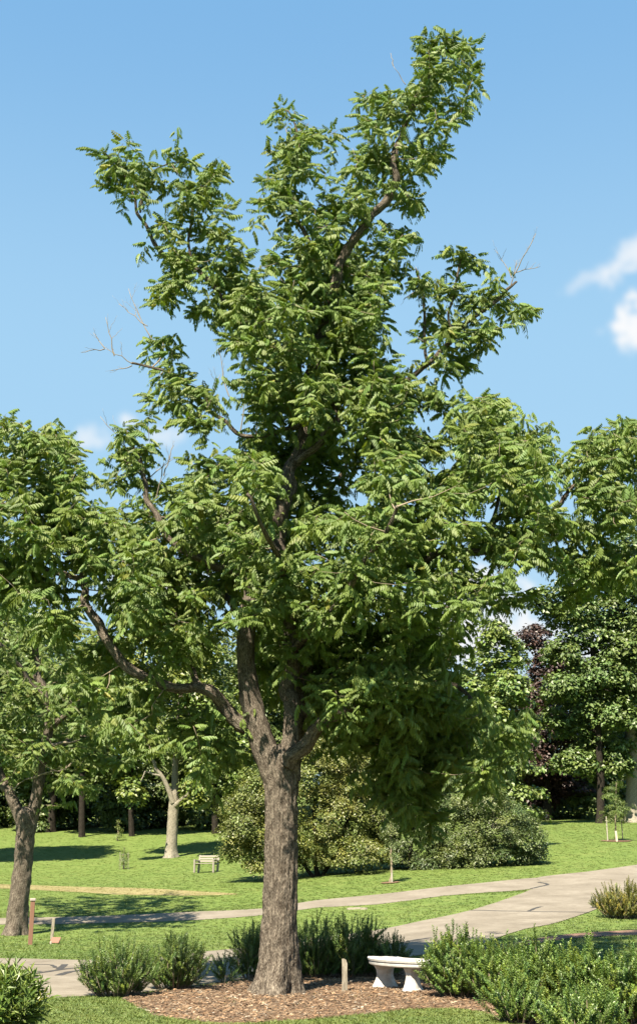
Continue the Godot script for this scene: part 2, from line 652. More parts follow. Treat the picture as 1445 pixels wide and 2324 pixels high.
func make_chips():
	var places = [[], [], [], []]
	var colors = [[], [], [], []]
	for i in 34000:
		var d = rng.randf_range(15.5, 24)
		var x = rng.randf_range(-3.6, 6.0)
		if not Geometry2D.is_point_in_polygon(Vector2(x, d), beds[0]):
			continue
		var k = i % 4
		var s = rng.randf_range(.3, .85)
		var b = Basis(Vector3.UP, rng.randf() * TAU) * Basis(Vector3(1, 0, .5).normalized(), rng.randf_range(-.5, .5))
		places[k].append(Transform3D(b.scaled(Vector3(s, s, s)), Vector3(x, hill(x, d) + rng.randf_range(.016, .034), -d)))
		var c = Color(.08, .05, .03).lerp(Color(.27, .185, .115), pow(rng.randf(), 1.6 + bump.get_noise_2d(x * 60, d * 60) * 2.2))
		if rng.randf() < .03:
			c = Color(.4, .33, .25)
		colors[k].append(shade(c, .2))
	for k in 4:
		var o = scatter("wood_chips", wood_chip(k), M.chip, places[k], colors[k])
		tag(o, "loose brown and tan wood chips strewn over the mulch bed", "wood chips", "mulch chips", "stuff")

# ---------------------------------------------------------------- trees
# limbs: rows of [x, y, depth offset, radius] measured in the photograph, set out at the tree's own distance d
func limb_points(rows, d, k := 5):
	var out := []
	for r in rows:
		out.append(v4(at(r[0], r[1], d + r[2]), r[3] / per_m(d + r[2], r[1]) * (.9 if r[3] < 16 else 1.0)))
	out = smooth_path(out, k)
	for i in range(2, out.size() - 1):   # wood never runs in clean curves
		var p: Vector4 = out[i]
		if p.w < .12:
			out[i] += Vector4(sway.get_noise_3d(p.x, p.y, 3), sway.get_noise_3d(p.x, p.y, 90) * .5, sway.get_noise_3d(p.x, p.y, 200), 0) * minf(p.w * .8 + .015, .06) * 2
	return out

func nearest(nodes, p):
	var best = 1e9
	var who = 0
	for i in nodes.size():
		var q: Vector4 = nodes[i]
		var e = p - Vector3(q.x, q.y, q.z)
		var dist = e.length_squared() * (1.0 if e.y > -.2 else 1.5)
		if dist < best:
			best = dist
			who = i
	return [who, sqrt(best)]

# thin limbs and twigs from the nearest wood out to every spray
func grow(st, nodes, tips, thick := 1.0):
	var order := []
	for i in tips.size():
		order.append([nearest(nodes, tips[i])[1], i])
	order.sort_custom(func(a, b): return a[0] < b[0])
	var dirs := []
	dirs.resize(tips.size())
	for o in order:
		var p: Vector3 = tips[o[1]]
		var hit = nearest(nodes, p)
		var n: Vector4 = nodes[hit[0]]
		var q := Vector3(n.x, n.y, n.z)
		var l = hit[1]
		var r = minf(n.w * .8, (.007 + .010 * l) * thick)
		var side = Vector3(rng.randf_range(-1, 1), rng.randf_range(-.2, .6), rng.randf_range(-1, 1)) * .12 * l
		var pts := [v4(q, r)]
		var steps_ = 3 if l < 1 else 5
		for k in range(1, steps_ + 1):
			var t = float(k) / steps_
			var m = q.lerp(p, t) + side * sin(PI * t) + Vector3.UP * (-.10 * l) * sin(PI * t) + Vector3(rng.randf_range(-1, 1), rng.randf_range(-1, 1), rng.randf_range(-1, 1)) * .03 * l * sin(PI * t)
			var w = lerpf(r, .0045 * thick, t)
			pts.append(v4(m, w))
			nodes.append(v4(m, w))
		tube(st, pts, 5 if r > .012 else 3)
		var last = pts[-2]
		dirs[o[1]] = (p - Vector3(last.x, last.y, last.z)).normalized()
	return dirs

func dead_branch(st, a, b, r, depth):
	var n := 5
	var pts := []
	var len_ = a.distance_to(b)
	for k in n + 1:
		var t = float(k) / n
		var j = Vector3(rng.randf_range(-1, 1), rng.randf_range(-1, 1), rng.randf_range(-1, 1)) * len_ * .05 * sin(PI * t)
		pts.append(v4(a.lerp(b, t) + j, lerpf(r, r * .35, t)))
	tube(st, pts, 4)
	if depth > 0:
		for k in [2, 3, 4]:
			var p = Vector3(pts[k].x, pts[k].y, pts[k].z)
			var go = ((b - a).normalized() + Vector3(rng.randf_range(-1, 1), rng.randf_range(-.3, 1), rng.randf_range(-1, 1)) * .8).normalized()
			dead_branch(st, p, p + go * len_ * rng.randf_range(.25, .5), pts[k].w * .6, depth - 1)

# the leaves of one shoot: they leave the tip in a spiral and arch over
func spray(out, p, dir, n, size, c):
	var turn = rng.randf() * TAU
	for i in n:
		var f = i / maxf(n - 1.0, 1)
		var az = turn + i * 2.4 + rng.randf_range(-.3, .3)
		var el = lerpf(.45, -.45, f) + rng.randf_range(-.2, .2)
		var x = (Vector3(cos(az) * cos(el), sin(el), sin(az) * cos(el)) + Vector3(dir.x, dir.y * .3, dir.z) * .45).normalized()
		var up = (Vector3.UP + Vector3(rng.randf_range(-.35, .35), 0, rng.randf_range(-.35, .35)))
		var z = x.cross(up).normalized()
		var y = z.cross(x)
		var s = size * rng.randf_range(.55, 1.25)
		out.append([Transform3D(Basis(x * s, y * s, z * s), p - dir * .05 * i + Vector3(rng.randf_range(-.03, .03), 0, rng.randf_range(-.03, .03))), rng.randi() % 6, shade(c, .24) if rng.randf() > .02 else shade(Color(c.r * 1.5, c.g * 1.15, c.b), .1)])

var walnut_meshes := []
# blobs: [x, y, half width, half height, depth offset, half depth in metres, how full]
func walnut(t, d, limbs, blobs, clear, leaf, per_shoot, color, near := 0):
	var nodes := []
	var trunk = limb_points(limbs[0], d, 14 if near else 6)
	var st = ST()
	tube(st, trunk, 80 if near else 32, .019 if near else .025, .72 if near else .5)
	obj("trunk", st, M.bark, t, "", true)
	nodes.append_array(trunk.slice(trunk.size() * 2 / 3))
	for i in range(1, limbs.size()):
		var pts = limb_points(limbs[i], d, 7)
		st = ST()
		tube(st, pts, 26 if pts[0].w > .06 else 10, minf(.014, pts[0].w * .12))
		obj("limb", st, M.bark, t, "", true)
		for k in pts.size():
			if k > 2:
				nodes.append(pts[k])
	var tips := []
	for b in blobs:
		var pm = per_m(d, b[1])
		var edge = leaf * .62 * pm
		var rx = maxf(b[2] - edge, 6)
		var ry = maxf(b[3] - edge * .75, 5)
		var n = maxi(1, int(roundf(b[2] * b[3] * PI / (pm * pm) * b[6] * 5.6)))
		for k in n:
			for attempt in 8:
				var a = rng.randf() * TAU
				var r = sqrt(rng.randf())
				var px = b[0] + cos(a) * r * rx
				var py = b[1] + sin(a) * r * ry
				var dz = b[4] + (rng.randf() + rng.randf() - 1) * b[5]
				var bad = false
				for c in clear:
					var q = Geometry2D.get_closest_point_to_segment(Vector2(px, py), Vector2(c[0], c[1]), Vector2(c[2], c[3]))
					if dz < .35 and q.distance_to(Vector2(px, py)) < c[4]:
						bad = true
				if near:
					var p = at(px, py, d + dz)
					for hgt in [.3, .8, 1.3, 2.4, 3.4, 4.4]:
						var e = p - (t.position + Vector3(-.12, hgt, .2))
						var far_ = e - toward_sun * e.dot(toward_sun)
						if far_.length() < (.5 if hgt < 2 else .34) and rng.randf() < .9:
							bad = true
				if not bad:
					tips.append(at(px, py, d + dz))
					break
	st = ST()
	var dirs = grow(st, nodes, tips, 1.0)
	obj("twigs", st, M.twig_bark, t, "stuff", true)
	var leaves := []
	for i in tips.size():
		spray(leaves, tips[i], dirs[i], per_shoot + rng.randi() % 3, leaf, color)
	if near > 0:
		var seen_ := []
		for i in leaves.size():
			var q = pix(leaves[i][0].origin)
			if q.x > 10 and q.x < 1435 and q.y > 20 and q.y < 2300:
				seen_.append([leaves[i][0].origin.distance_to(Vector3(0, EYE, 0)), i])
		seen_.sort_custom(func(a, b): return a[0] < b[0])
		var own := []
		for k in 5:
			var m = plain("single_leaf", Color.WHITE, .56, .5)
			var c = shade(color, .1)
			var flat = Image.create(4, 4, false, Image.FORMAT_RGB8)
			flat.fill(lin(c.r, c.g, c.b))
			m.albedo_texture = ImageTexture.create_from_image(flat)
			m.cull_mode = BaseMaterial3D.CULL_DISABLED
			m.backlight_enabled = true
			m.backlight = lin(.8, .8, .24)
			own.append(m)
		var gone := {}
		for k in mini(near, seen_.size()):
			var l = leaves[seen_[k][1]]
			gone[seen_[k][1]] = true
			var o := MeshInstance3D.new()
			o.name = "leaf"
			o.mesh = walnut_meshes[l[1]]
			o.material_override = own[k % 5]
			o.transform = l[0].translated(-t.position)
			t.add_child(o, true)
		var rest := []
		for i in leaves.size():
			if not gone.has(i):
				rest.append(leaves[i])
		leaves = rest
	for v in 6:
		var places := []
		var colors := []
		for l in leaves:
			if l[1] == v:
				places.append(l[0])
				colors.append(l[2])
		scatter("foliage", walnut_meshes[v], M.walnut_leaf, places, colors, t)
	return tips.size()

var clumps := {}
# trees and big shrubs further off: trunk, a limb to every mass of the crown, and leaf sprays through each mass
func tree(t, d, trunk_rows, blobs, opt):
	var tips := []
	var nodes := []
	if trunk_rows.size():
		for k in trunk_rows.size():
			var pts = limb_points(trunk_rows[k], d, 6)
			var st = ST()
			tube(st, pts, 24 if k == 0 else 12, pts[0].w * .05, .35 if k == 0 else 0.0)
			obj("trunk" if k == 0 else "limb", st, M[opt.bark], t, "", true)
			nodes.append_array(pts.slice(pts.size() / 2 if k == 0 else 1))
	var places = [[], [], []]
	var colors = [[], [], []]
	var size = opt.clump
	var mass := []
	for b in blobs:
		var pm = per_m(d, b[1])
		var c = at(b[0], b[1], d + b[4])
		var rx = maxf(b[2] / pm - size * .35, .15)
		var ry = maxf(b[3] / pm - size * .3, .15)
		var rz = maxf(b[5] - size * .3, .15)
		mass.append(c)
		var n = maxi(2, int(13.0 * (b[2] / pm) * (b[3] / pm) * opt.full / (size * size) * b[6]))
		if b.size() > 7:
			c.z += b[7]
		for k in n:
			var v = Vector3(rng.randfn(), rng.randfn(), rng.randfn()).normalized()
			var r = lerpf(.5, 1.0, pow(rng.randf(), .6)) * (1 + bump.get_noise_3d(v.x * 60 + c.x * 9, v.y * 60, v.z * 60) * .45)
			var p = c + Vector3(v.x * rx, v.y * ry, v.z * rz) * r
			var floor_ = hill(p.x, -p.z)
			if p.y < floor_ + .1:
				continue
			var tilt = Vector3(v.x * .7, 1, v.z * .7).normalized()
			var q = Quaternion(Vector3.UP, tilt)
			var s = size * rng.randf_range(.7, 1.3)
			var w = rng.randi() % 3
			places[w].append(Transform3D((Basis(q) * Basis(Vector3.UP, rng.randf() * TAU)).scaled(Vector3(s, s, s)), p))
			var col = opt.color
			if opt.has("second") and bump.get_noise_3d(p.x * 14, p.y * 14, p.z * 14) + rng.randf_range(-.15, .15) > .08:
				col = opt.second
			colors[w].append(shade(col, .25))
	if nodes.size():
		var st = ST()
		grow(st, nodes, mass, opt.get("thick", 5.0))
		obj("branches", st, M[opt.bark], t, "stuff", true)
	for w in 3:
		scatter("foliage", clumps[opt.leaf][w], M.tree_leaf, places[w], colors[w], t)

var toward_sun := Vector3.ZERO
func make_main_tree():
	toward_sun = Vector3(-sin(deg_to_rad(SUN_AZ)) * cos(deg_to_rad(SUN_UP)), sin(deg_to_rad(SUN_UP)), cos(deg_to_rad(SUN_AZ)) * cos(deg_to_rad(SUN_UP)))
	var d := 19.5
	var base = on_ground(626, d)
	base = spot(626, 2256)
	d = -base.z
	var t = thing("walnut_tree", base, "tall black walnut tree with forked furrowed trunk rising from the wood chip mulch", "tree")
	var limbs = [
		[[626, 2258, 0, 46], [629, 2225, 0, 44], [632, 2180, 0, 42], [633, 2120, 0, 39], [635, 2060, 0, 37], [637, 2000, 0, 36], [638, 1940, 0, 35.5], [638, 1880, 0, 35], [638, 1820, 0, 35.5], [637, 1775, 0, 37], [634, 1740, 0, 38], [632, 1710, 0, 32], [632, 1690, 0, 18]],
		[[628, 1770, 0, 30], [603, 1710, 0, 28], [585, 1650, 0, 26], [572, 1600, 0, 24], [562, 1540, 0, 21], [557, 1470, 0, 19], [561, 1400, 0, 18], [556, 1340, .1, 15], [545, 1290, .2, 12], [540, 1220, .4, 9], [520, 1140, .8, 6]],
		[[654, 1770, 0, 26], [660, 1700, 0, 23], [664, 1640, 0, 19], [660, 1560, .1, 17], [652, 1450, .2, 16], [642, 1330, .2, 16], [628, 1215, .1, 16], [644, 1120, 0, 16], [672, 1050, .1, 14], [686, 980, .2, 13], [697, 900, .3, 12], [712, 800, .3, 12], [735, 705, .1, 12], [762, 635, -.1, 11.5], [790, 572, -.2, 11], [830, 512, -.3, 10.5], [876, 448, -.3, 9.5], [904, 412, -.3, 8.5], [894, 372, -.3, 7.5], [900, 315, -.2, 6.5], [928, 268, -.2, 5.5], [952, 215, -.1, 4.5], [972, 165, 0, 3.5], [985, 120, 0, 2.5]],
		[[655, 1735, -.2, 18], [690, 1690, -.4, 16], [725, 1648, -.6, 15], [775, 1612, -.7, 14], [830, 1590, -.7, 12], [890, 1570, -.6, 10], [960, 1550, -.4, 7], [1040, 1565, -.4, 4.5], [1110, 1630, -.7, 3]],
		[[668, 1690, .3, 16], [684, 1640, .5, 15], [690, 1590, .6, 14], [692, 1530, .7, 13], [705, 1460, .8, 12], [760, 1380, .8, 11], [840, 1310, .7, 10.5], [930, 1272, .5, 10], [1000, 1264, .3, 9.5], [1060, 1252, .2, 9], [1104, 1246, .2, 8.5], [1106, 1215, .2, 7.5], [1130, 1182, .2, 7], [1180, 1165, .1, 6], [1240, 1166, 0, 5], [1300, 1100, 0, 4], [1340, 1055, 0, 3], [1400, 1010, 0, 2.5]],
		[[1118, 1195, .2, 5], [1140, 1120, .2, 4.2], [1146, 1040, .2, 3.4], [1142, 960, .2, 2.4], [1130, 915, .2, 1.8]],
		[[560, 1652, 0, 16], [540, 1628, -.1, 16], [515, 1600, -.2, 15], [488, 1574, -.3, 14], [460, 1562, -.3, 11.5], [400, 1558, -.4, 11], [345, 1544, -.5, 11], [300, 1520, -.5, 11.5], [262, 1474, -.5, 11], [228, 1412, -.5, 10.5], [203, 1362, -.5, 9], [180, 1318, -.5, 7], [130, 1298, -.4, 5.5], [60, 1290, -.3, 4.5], [-30, 1270, -.2, 3]],
		[[190, 1335, -.5, 6], [160, 1250, -.3, 4.5], [130, 1160, 0, 3.5], [110, 1060, .2, 2.5], [100, 1000, .3, 1.6]],
		[[482, 1572, -.3, 9], [450, 1545, -.1, 8.5], [438, 1510, .1, 8], [425, 1470, .4, 6], [400, 1420, .8, 4.5], [360, 1370, 1, 3]],
		[[548, 1310, .1, 11], [500, 1288, .0, 9.5], [450, 1268, -.2, 9], [418, 1252, -.3, 8.5], [385, 1222, -.3, 8], [356, 1180, -.3, 7], [342, 1140, -.2, 6], [328, 1090, -.2, 4.8], [318, 1050, -.1, 3.8], [300, 1015, 0, 2.8], [285, 975, 0, 1.8]],
		[[672, 1052, .1, 9], [716, 1012, -.1, 9], [752, 972, -.2, 8.5], [768, 948, -.2, 7], [745, 905, -.3, 3.5], [700, 890, -.3, 2.6], [660, 870, -.3, 1.8]],
		[[698, 880, .3, 8], [660, 815, .1, 8], [622, 778, 0, 7.5], [565, 735, 0, 6.5], [518, 690, .1, 6], [486, 648, .1, 5.8], [436, 602, .1, 5.4], [380, 573, .1, 5.2], [346, 550, .1, 4.8], [336, 512, .1, 4], [318, 482, .1, 3.6], [305, 440, .1, 2.6], [265, 382, .1, 2.2], [235, 348, .1, 1.6]],
		[[318, 482, .1, 2.8], [332, 440, .1, 2.4], [345, 390, .1, 2], [400, 370, .1, 1.6]],
		[[430, 600, .1, 4], [430, 540, .2, 3.2], [440, 470, .2, 2.5], [470, 405, .2, 1.8]],
		[[742, 690, .1, 7], [716, 590, .1, 6], [688, 520, .1, 5.2], [660, 478, .1, 4.4], [642, 425, .1, 3.6], [652, 355, .1, 3], [672, 305, .1, 2.4], [650, 250, .1, 1.6]],
		[[704, 850, .3, 8], [780, 870, .5, 7.5], [860, 880, .6, 7], [930, 862, .6, 6.5], [975, 828, .5, 6], [1010, 792, .5, 5.6], [1045, 745, .5, 5.2], [1090, 704, .4, 4.6], [1145, 665, .4, 3.8], [1170, 640, .4, 2.6]],
		[[972, 826, .5, 4], [960, 780, .5, 3.8], [962, 715, .5, 3.4], [952, 650, .5, 2.6], [945, 610, .5, 1.6]],
		[[1030, 770, .5, 3.5], [1020, 700, .4, 3], [1036, 630, .4, 2.4], [1050, 575, .4, 1.6]],
		[[690, 960, .2, 7], [620, 985, .4, 6], [545, 985, .5, 5], [500, 945, .5, 4.4], [450, 905, .5, 4], [405, 860, .5, 3.2], [345, 835, .5, 2.8], [300, 825, .5, 2.4]],
		[[640, 1350, .2, 10], [650, 1310, -1.2, 8.5], [640, 1260, -2.2, 6.5], [600, 1190, -3, 4.5], [560, 1120, -3.3, 3]],
		[[655, 1480, .2, 10], [720, 1420, -1, 8], [790, 1340, -2, 6.5], [860, 1240, -2.8, 5], [900, 1150, -3.2, 3.5]],
		[[650, 1430, .3, 10], [660, 1350, 1.6, 8], [690, 1240, 2.6, 6], [760, 1100, 3.2, 4.5], [820, 1000, 3.4, 3]],
		[[560, 1420, .1, 9], [520, 1360, 1.2, 7], [470, 1290, 2.2, 5.5], [430, 1180, 2.8, 4], [460, 1070, 2.8, 2.6]],
	]
	var blobs := []
	for b in [[1010, 95, 90, 42], [1060, 160, 42, 80], [965, 155, 50, 42], [855, 222, 68, 38], [940, 225, 60, 42], [1015, 262, 55, 48], [1012, 335, 28, 42], [850, 285, 60, 38], [960, 350, 62, 38], [738, 298, 55, 26], [650, 235, 32, 30], [690, 308, 36, 38], [632, 345, 34, 18], [815, 365, 95, 52], [700, 375, 85, 44], [605, 400, 34, 28], [905, 440, 55, 48], [800, 455, 105, 60], [690, 470, 70, 44], [600, 455, 40, 24], [870, 540, 78, 52], [750, 550, 90, 50], [655, 540, 42, 28]]:
		blobs.append([b[0], b[1], b[2], b[3], -.1, 1.5, 2.5])
	for b in [[285, 318, 44, 26], [228, 350, 46, 22], [305, 365, 60, 30], [250, 425, 46, 26], [325, 415, 52, 32], [400, 372, 62, 34], [485, 392, 70, 26], [440, 440, 78, 40], [515, 460, 44, 26], [400, 500, 58, 38], [480, 520, 68, 38], [420, 575, 78, 42], [520, 585, 62, 42], [400, 640, 74, 38], [350, 692, 46, 26], [435, 712, 38, 32]]:
		blobs.append([b[0], b[1], b[2], b[3], .1, 1.2, 2.3])
	for b in [[560, 640, 80, 50], [680, 615, 92, 56], [810, 620, 95, 60], [590, 705, 110, 58], [720, 700, 115, 62], [830, 700, 62, 55], [550, 765, 70, 42], [680, 780, 95, 52], [800, 775, 80, 55], [625, 850, 82, 52], [740, 860, 115, 58], [870, 830, 66, 46], [915, 885, 55, 42], [605, 925, 62, 52], [835, 930, 115, 52], [700, 930, 72, 52]]:
		blobs.append([b[0], b[1], b[2], b[3], 0, 2.2, 4.6])
	for b in [[1045, 578, 60, 32], [955, 640, 34, 38], [1030, 645, 52, 38], [1105, 690, 68, 40], [1180, 715, 48, 42], [1055, 755, 80, 48], [960, 770, 36, 42], [1040, 830, 64, 42], [1000, 890, 54, 42], [1008, 940, 32, 30]]:
		blobs.append([b[0], b[1], b[2], b[3], .4, 1.1, 2.5])
	for b in [[375, 785, 56, 40], [395, 850, 70, 42], [352, 900, 50, 36], [450, 895, 50, 38], [350, 955, 44, 32], [450, 965, 66, 44], [440, 1048, 52, 32]]:
		blobs.append([b[0], b[1], b[2], b[3], .5, 1.2, 2.2])
	for b in [[272, 975, 42, 24], [300, 1050, 60, 40], [248, 1100, 44, 28], [325, 1115, 46, 24], [330, 1010, 40, 26]]:
		blobs.append([b[0], b[1], b[2], b[3], .1, .8, 1.9])
	for b in [[540, 1060, 95, 52], [610, 1105, 55, 48], [455, 1120, 75, 46], [520, 1180, 115, 52], [400, 1180, 66, 42], [430, 1250, 95, 46], [560, 1260, 105, 52], [680, 1280, 95, 56], [850, 1020, 85, 50], [870, 1095, 90, 48], [940, 1010, 72, 48], [720, 1190, 72, 42], [800, 1180, 95, 52], [900, 1190, 95, 52], [1000, 1110, 84, 56], [1110, 915, 66, 36], [1110, 985, 95, 48], [1200, 1010, 62, 44], [1080, 1075, 95, 46], [1190, 1095, 75, 50], [1240, 1160, 44, 40], [970, 1230, 95, 46], [1120, 1215, 95, 50], [1200, 1250, 62, 40], [820, 1280, 95, 50], [1000, 1310, 95, 46], [1095, 1330, 56, 42]]:
		blobs.append([b[0], b[1], b[2], b[3], -.3, 3.2, 5.6])
	for b in [[1110, 915, 66, 36], [1110, 985, 95, 48], [1190, 1020, 66, 44], [970, 1000, 60, 40], [1000, 1090, 80, 50]]:
		blobs.append([b[0], b[1], b[2], b[3], 0, 1.4, 2.4])
	for b in [[325, 1245, 75, 42], [245, 1205, 75, 42], [200, 1275, 66, 42], [300, 1320, 85, 42], [420, 1335, 85, 46], [330, 1400, 95, 50], [450, 1430, 84, 52], [240, 1470, 70, 48], [620, 1365, 85, 52], [740, 1360, 85, 52], [860, 1370, 95, 52], [960, 1390, 85, 52], [1040, 1385, 40, 40], [700, 1450, 95, 62], [820, 1460, 105, 62], [930, 1480, 105, 62], [1010, 1480, 50, 52], [780, 1540, 100, 52], [900, 1560, 105, 52], [1000, 1570, 66, 52], [860, 1645, 70, 40], [950, 1670, 85, 50], [1040, 1645, 62, 46], [1050, 1720, 60, 40], [930, 1735, 56, 40], [1150, 1680, 62, 44], [1085, 1760, 34, 44], [1000, 1770, 40, 34]]:
		blobs.append([b[0], b[1], b[2], b[3], 1.1 if b[0] > 680 and b[1] > 1430 else -.1, 2.1 if b[0] > 680 and b[1] > 1430 else 3.0, 5.6])
	for b in [[650, 1000, 90, 60], [720, 1050, 95, 60], [600, 1030, 70, 52], [690, 1130, 90, 52], [610, 1180, 80, 52], [720, 960, 80, 50], [560, 1330, 90, 60], [640, 1420, 90, 60], [600, 1500, 70, 50], [680, 1540, 80, 60], [740, 1600, 70, 50], [820, 1560, 80, 50], [900, 1540, 80, 50]]:
		blobs.append([b[0], b[1], b[2], b[3], 2.1, 1.3, 4.6])
	for b in [[770, 1560, 90, 50], [850, 1580, 90, 50], [930, 1560, 80, 50], [820, 1500, 90, 50], [900, 1620, 70, 40], [990, 1590, 70, 50]]:
		blobs.append([b[0], b[1], b[2], b[3], -.2, 1.0, 3.0])
	for b in [[300, 1170, 70, 40], [370, 1120, 50, 36], [240, 1150, 60, 40], [370, 1290, 70, 44], [270, 1260, 70, 44], [430, 1190, 70, 44]]:
		blobs.append([b[0], b[1], b[2], b[3], 1.5, 1.0, 3.0])
	for b in [[790, 1580, 70, 40], [860, 1560, 80, 40], [930, 1545, 60, 40]]:
		blobs.append([b[0], b[1], b[2], b[3], -1.3, .5, 2.6])
	for b in [[1150, 1680, 60, 42], [1095, 1745, 30, 38], [1180, 1665, 36, 26]]:
		blobs.append([b[0], b[1], b[2], b[3], -.9, .4, 2.4])
	for b in [[820, 1650, 80, 44], [900, 1690, 80, 44], [965, 1725, 70, 42], [780, 1610, 70, 36], [1000, 1660, 70, 46], [880, 1740, 50, 36], [900, 1780, 60, 40], [965, 1795, 60, 44], [930, 1840, 50, 38], [985, 1850, 40, 34]]:
		blobs.append([b[0], b[1], b[2], b[3], 1.6, .9, 4.2])
	for b in [[340, 1590, 80, 50], [430, 1640, 80, 46], [280, 1640, 66, 44], [340, 1690, 66, 44], [510, 1690, 56, 40], [470, 1745, 46, 30], [230, 1560, 55, 40]]:
		blobs.append([b[0], b[1], b[2], b[3], .3, 2.4, 4.0])
	for b in [[30, 955, 50, 36], [110, 1000, 78, 40], [165, 1040, 50, 46], [50, 1050, 80, 52], [130, 1110, 84, 52], [25, 1140, 66, 52], [185, 1170, 64, 42], [80, 1200, 84, 52], [25, 1265, 66, 46], [155, 1240, 75, 42], [100, 1335, 84, 46], [30, 1350, 60, 40], [-60, 1020, 80, 60], [-70, 1150, 80, 70], [-60, 1270, 80, 60], [130, 1410, 70, 44]]:
		blobs.append([b[0], b[1], b[2], b[3], -.2, 2.2, 4.4])
	for b in [[1370, 985, 80, 36], [1425, 960, 60, 30], [1310, 1030, 46, 36], [1380, 1060, 80, 46], [1340, 1120, 66, 46], [1420, 1130, 60, 50], [1300, 1200, 66, 34], [1390, 1195, 60, 36], [1280, 1265, 66, 46], [1370, 1280, 84, 46], [1440, 1270, 50, 50], [1330, 1340, 60, 36], [1200, 1340, 44, 32], [1490, 1010, 70, 60], [1500, 1130, 70, 70], [1490, 1260, 66, 60]]:
		blobs.append([b[0], b[1], b[2], b[3], 0, 2.0, 3.4])
	var clear := [[640, 2100, 640, 1740, 60], [600, 1700, 575, 1600, 44], [575, 1600, 557, 1440, 40], [628, 1200, 645, 1110, 58], [645, 1110, 690, 1040, 56], [690, 1040, 768, 950, 46], [762, 640, 830, 512, 50], [830, 512, 905, 410, 46], [900, 320, 930, 268, 34], [540, 1630, 480, 1570, 52], [480, 1570, 380, 1555, 50], [380, 1555, 300, 1520, 62], [300, 1520, 228, 1412, 80], [228, 1412, 185, 1325, 66], [440, 1268, 385, 1222, 54], [385, 1222, 342, 1150, 54], [342, 1150, 318, 1050, 36], [985, 815, 1045, 745, 24], [1000, 1264, 1104, 1246, 34], [1106, 1215, 1135, 1180, 26], [346, 550, 318, 480, 30], [660, 478, 690, 525, 22]]
	var n = walnut(t, d, limbs, blobs, clear, .242, 15, Color(.126, .188, .039), 300)
	var st = ST()
	for b in [[300, 825, 238, 790, 2], [238, 790, 212, 755, 2], [238, 792, 185, 800, 1], [260, 808, 240, 720, 1], [300, 830, 250, 842, 1], [345, 770, 292, 655, 2], [335, 740, 270, 690, 1], [520, 900, 495, 790, 1], [545, 985, 552, 880, 2], [470, 925, 500, 850, 2], [320, 1060, 228, 945, 1], [355, 1130, 372, 1050, 2], [372, 1080, 395, 1010, 2], [330, 1090, 395, 1040, 1], [1158, 650, 1172, 590, 2], [1165, 625, 1215, 530, 2], [1160, 630, 1120, 565, 1], [1165, 620, 1225, 605, 1], [920, 192, 892, 150, 0], [892, 150, 886, 120, 0], [668, 340, 636, 270, 1], [660, 320, 700, 280, 1], [945, 660, 915, 680, 1], [955, 640, 942, 605, 1], [868, 1262, 878, 1300, 0], [878, 1300, 832, 1342, 0], [215, 1240, 100, 1245, 2], [260, 1255, 290, 1285, 1]]:
		var dz = .45 if b[1] < 900 else (-.6 if b[1] > 1150 else 0.0)
		dead_branch(st, at(b[0], b[1], d + dz), at(b[2], b[3], d + dz + rng.randf_range(-.2, .2)), .011, b[4])
	obj("dead_twigs", st, M.dead_wood, t, "stuff", true)
	print("main sprays ", n)

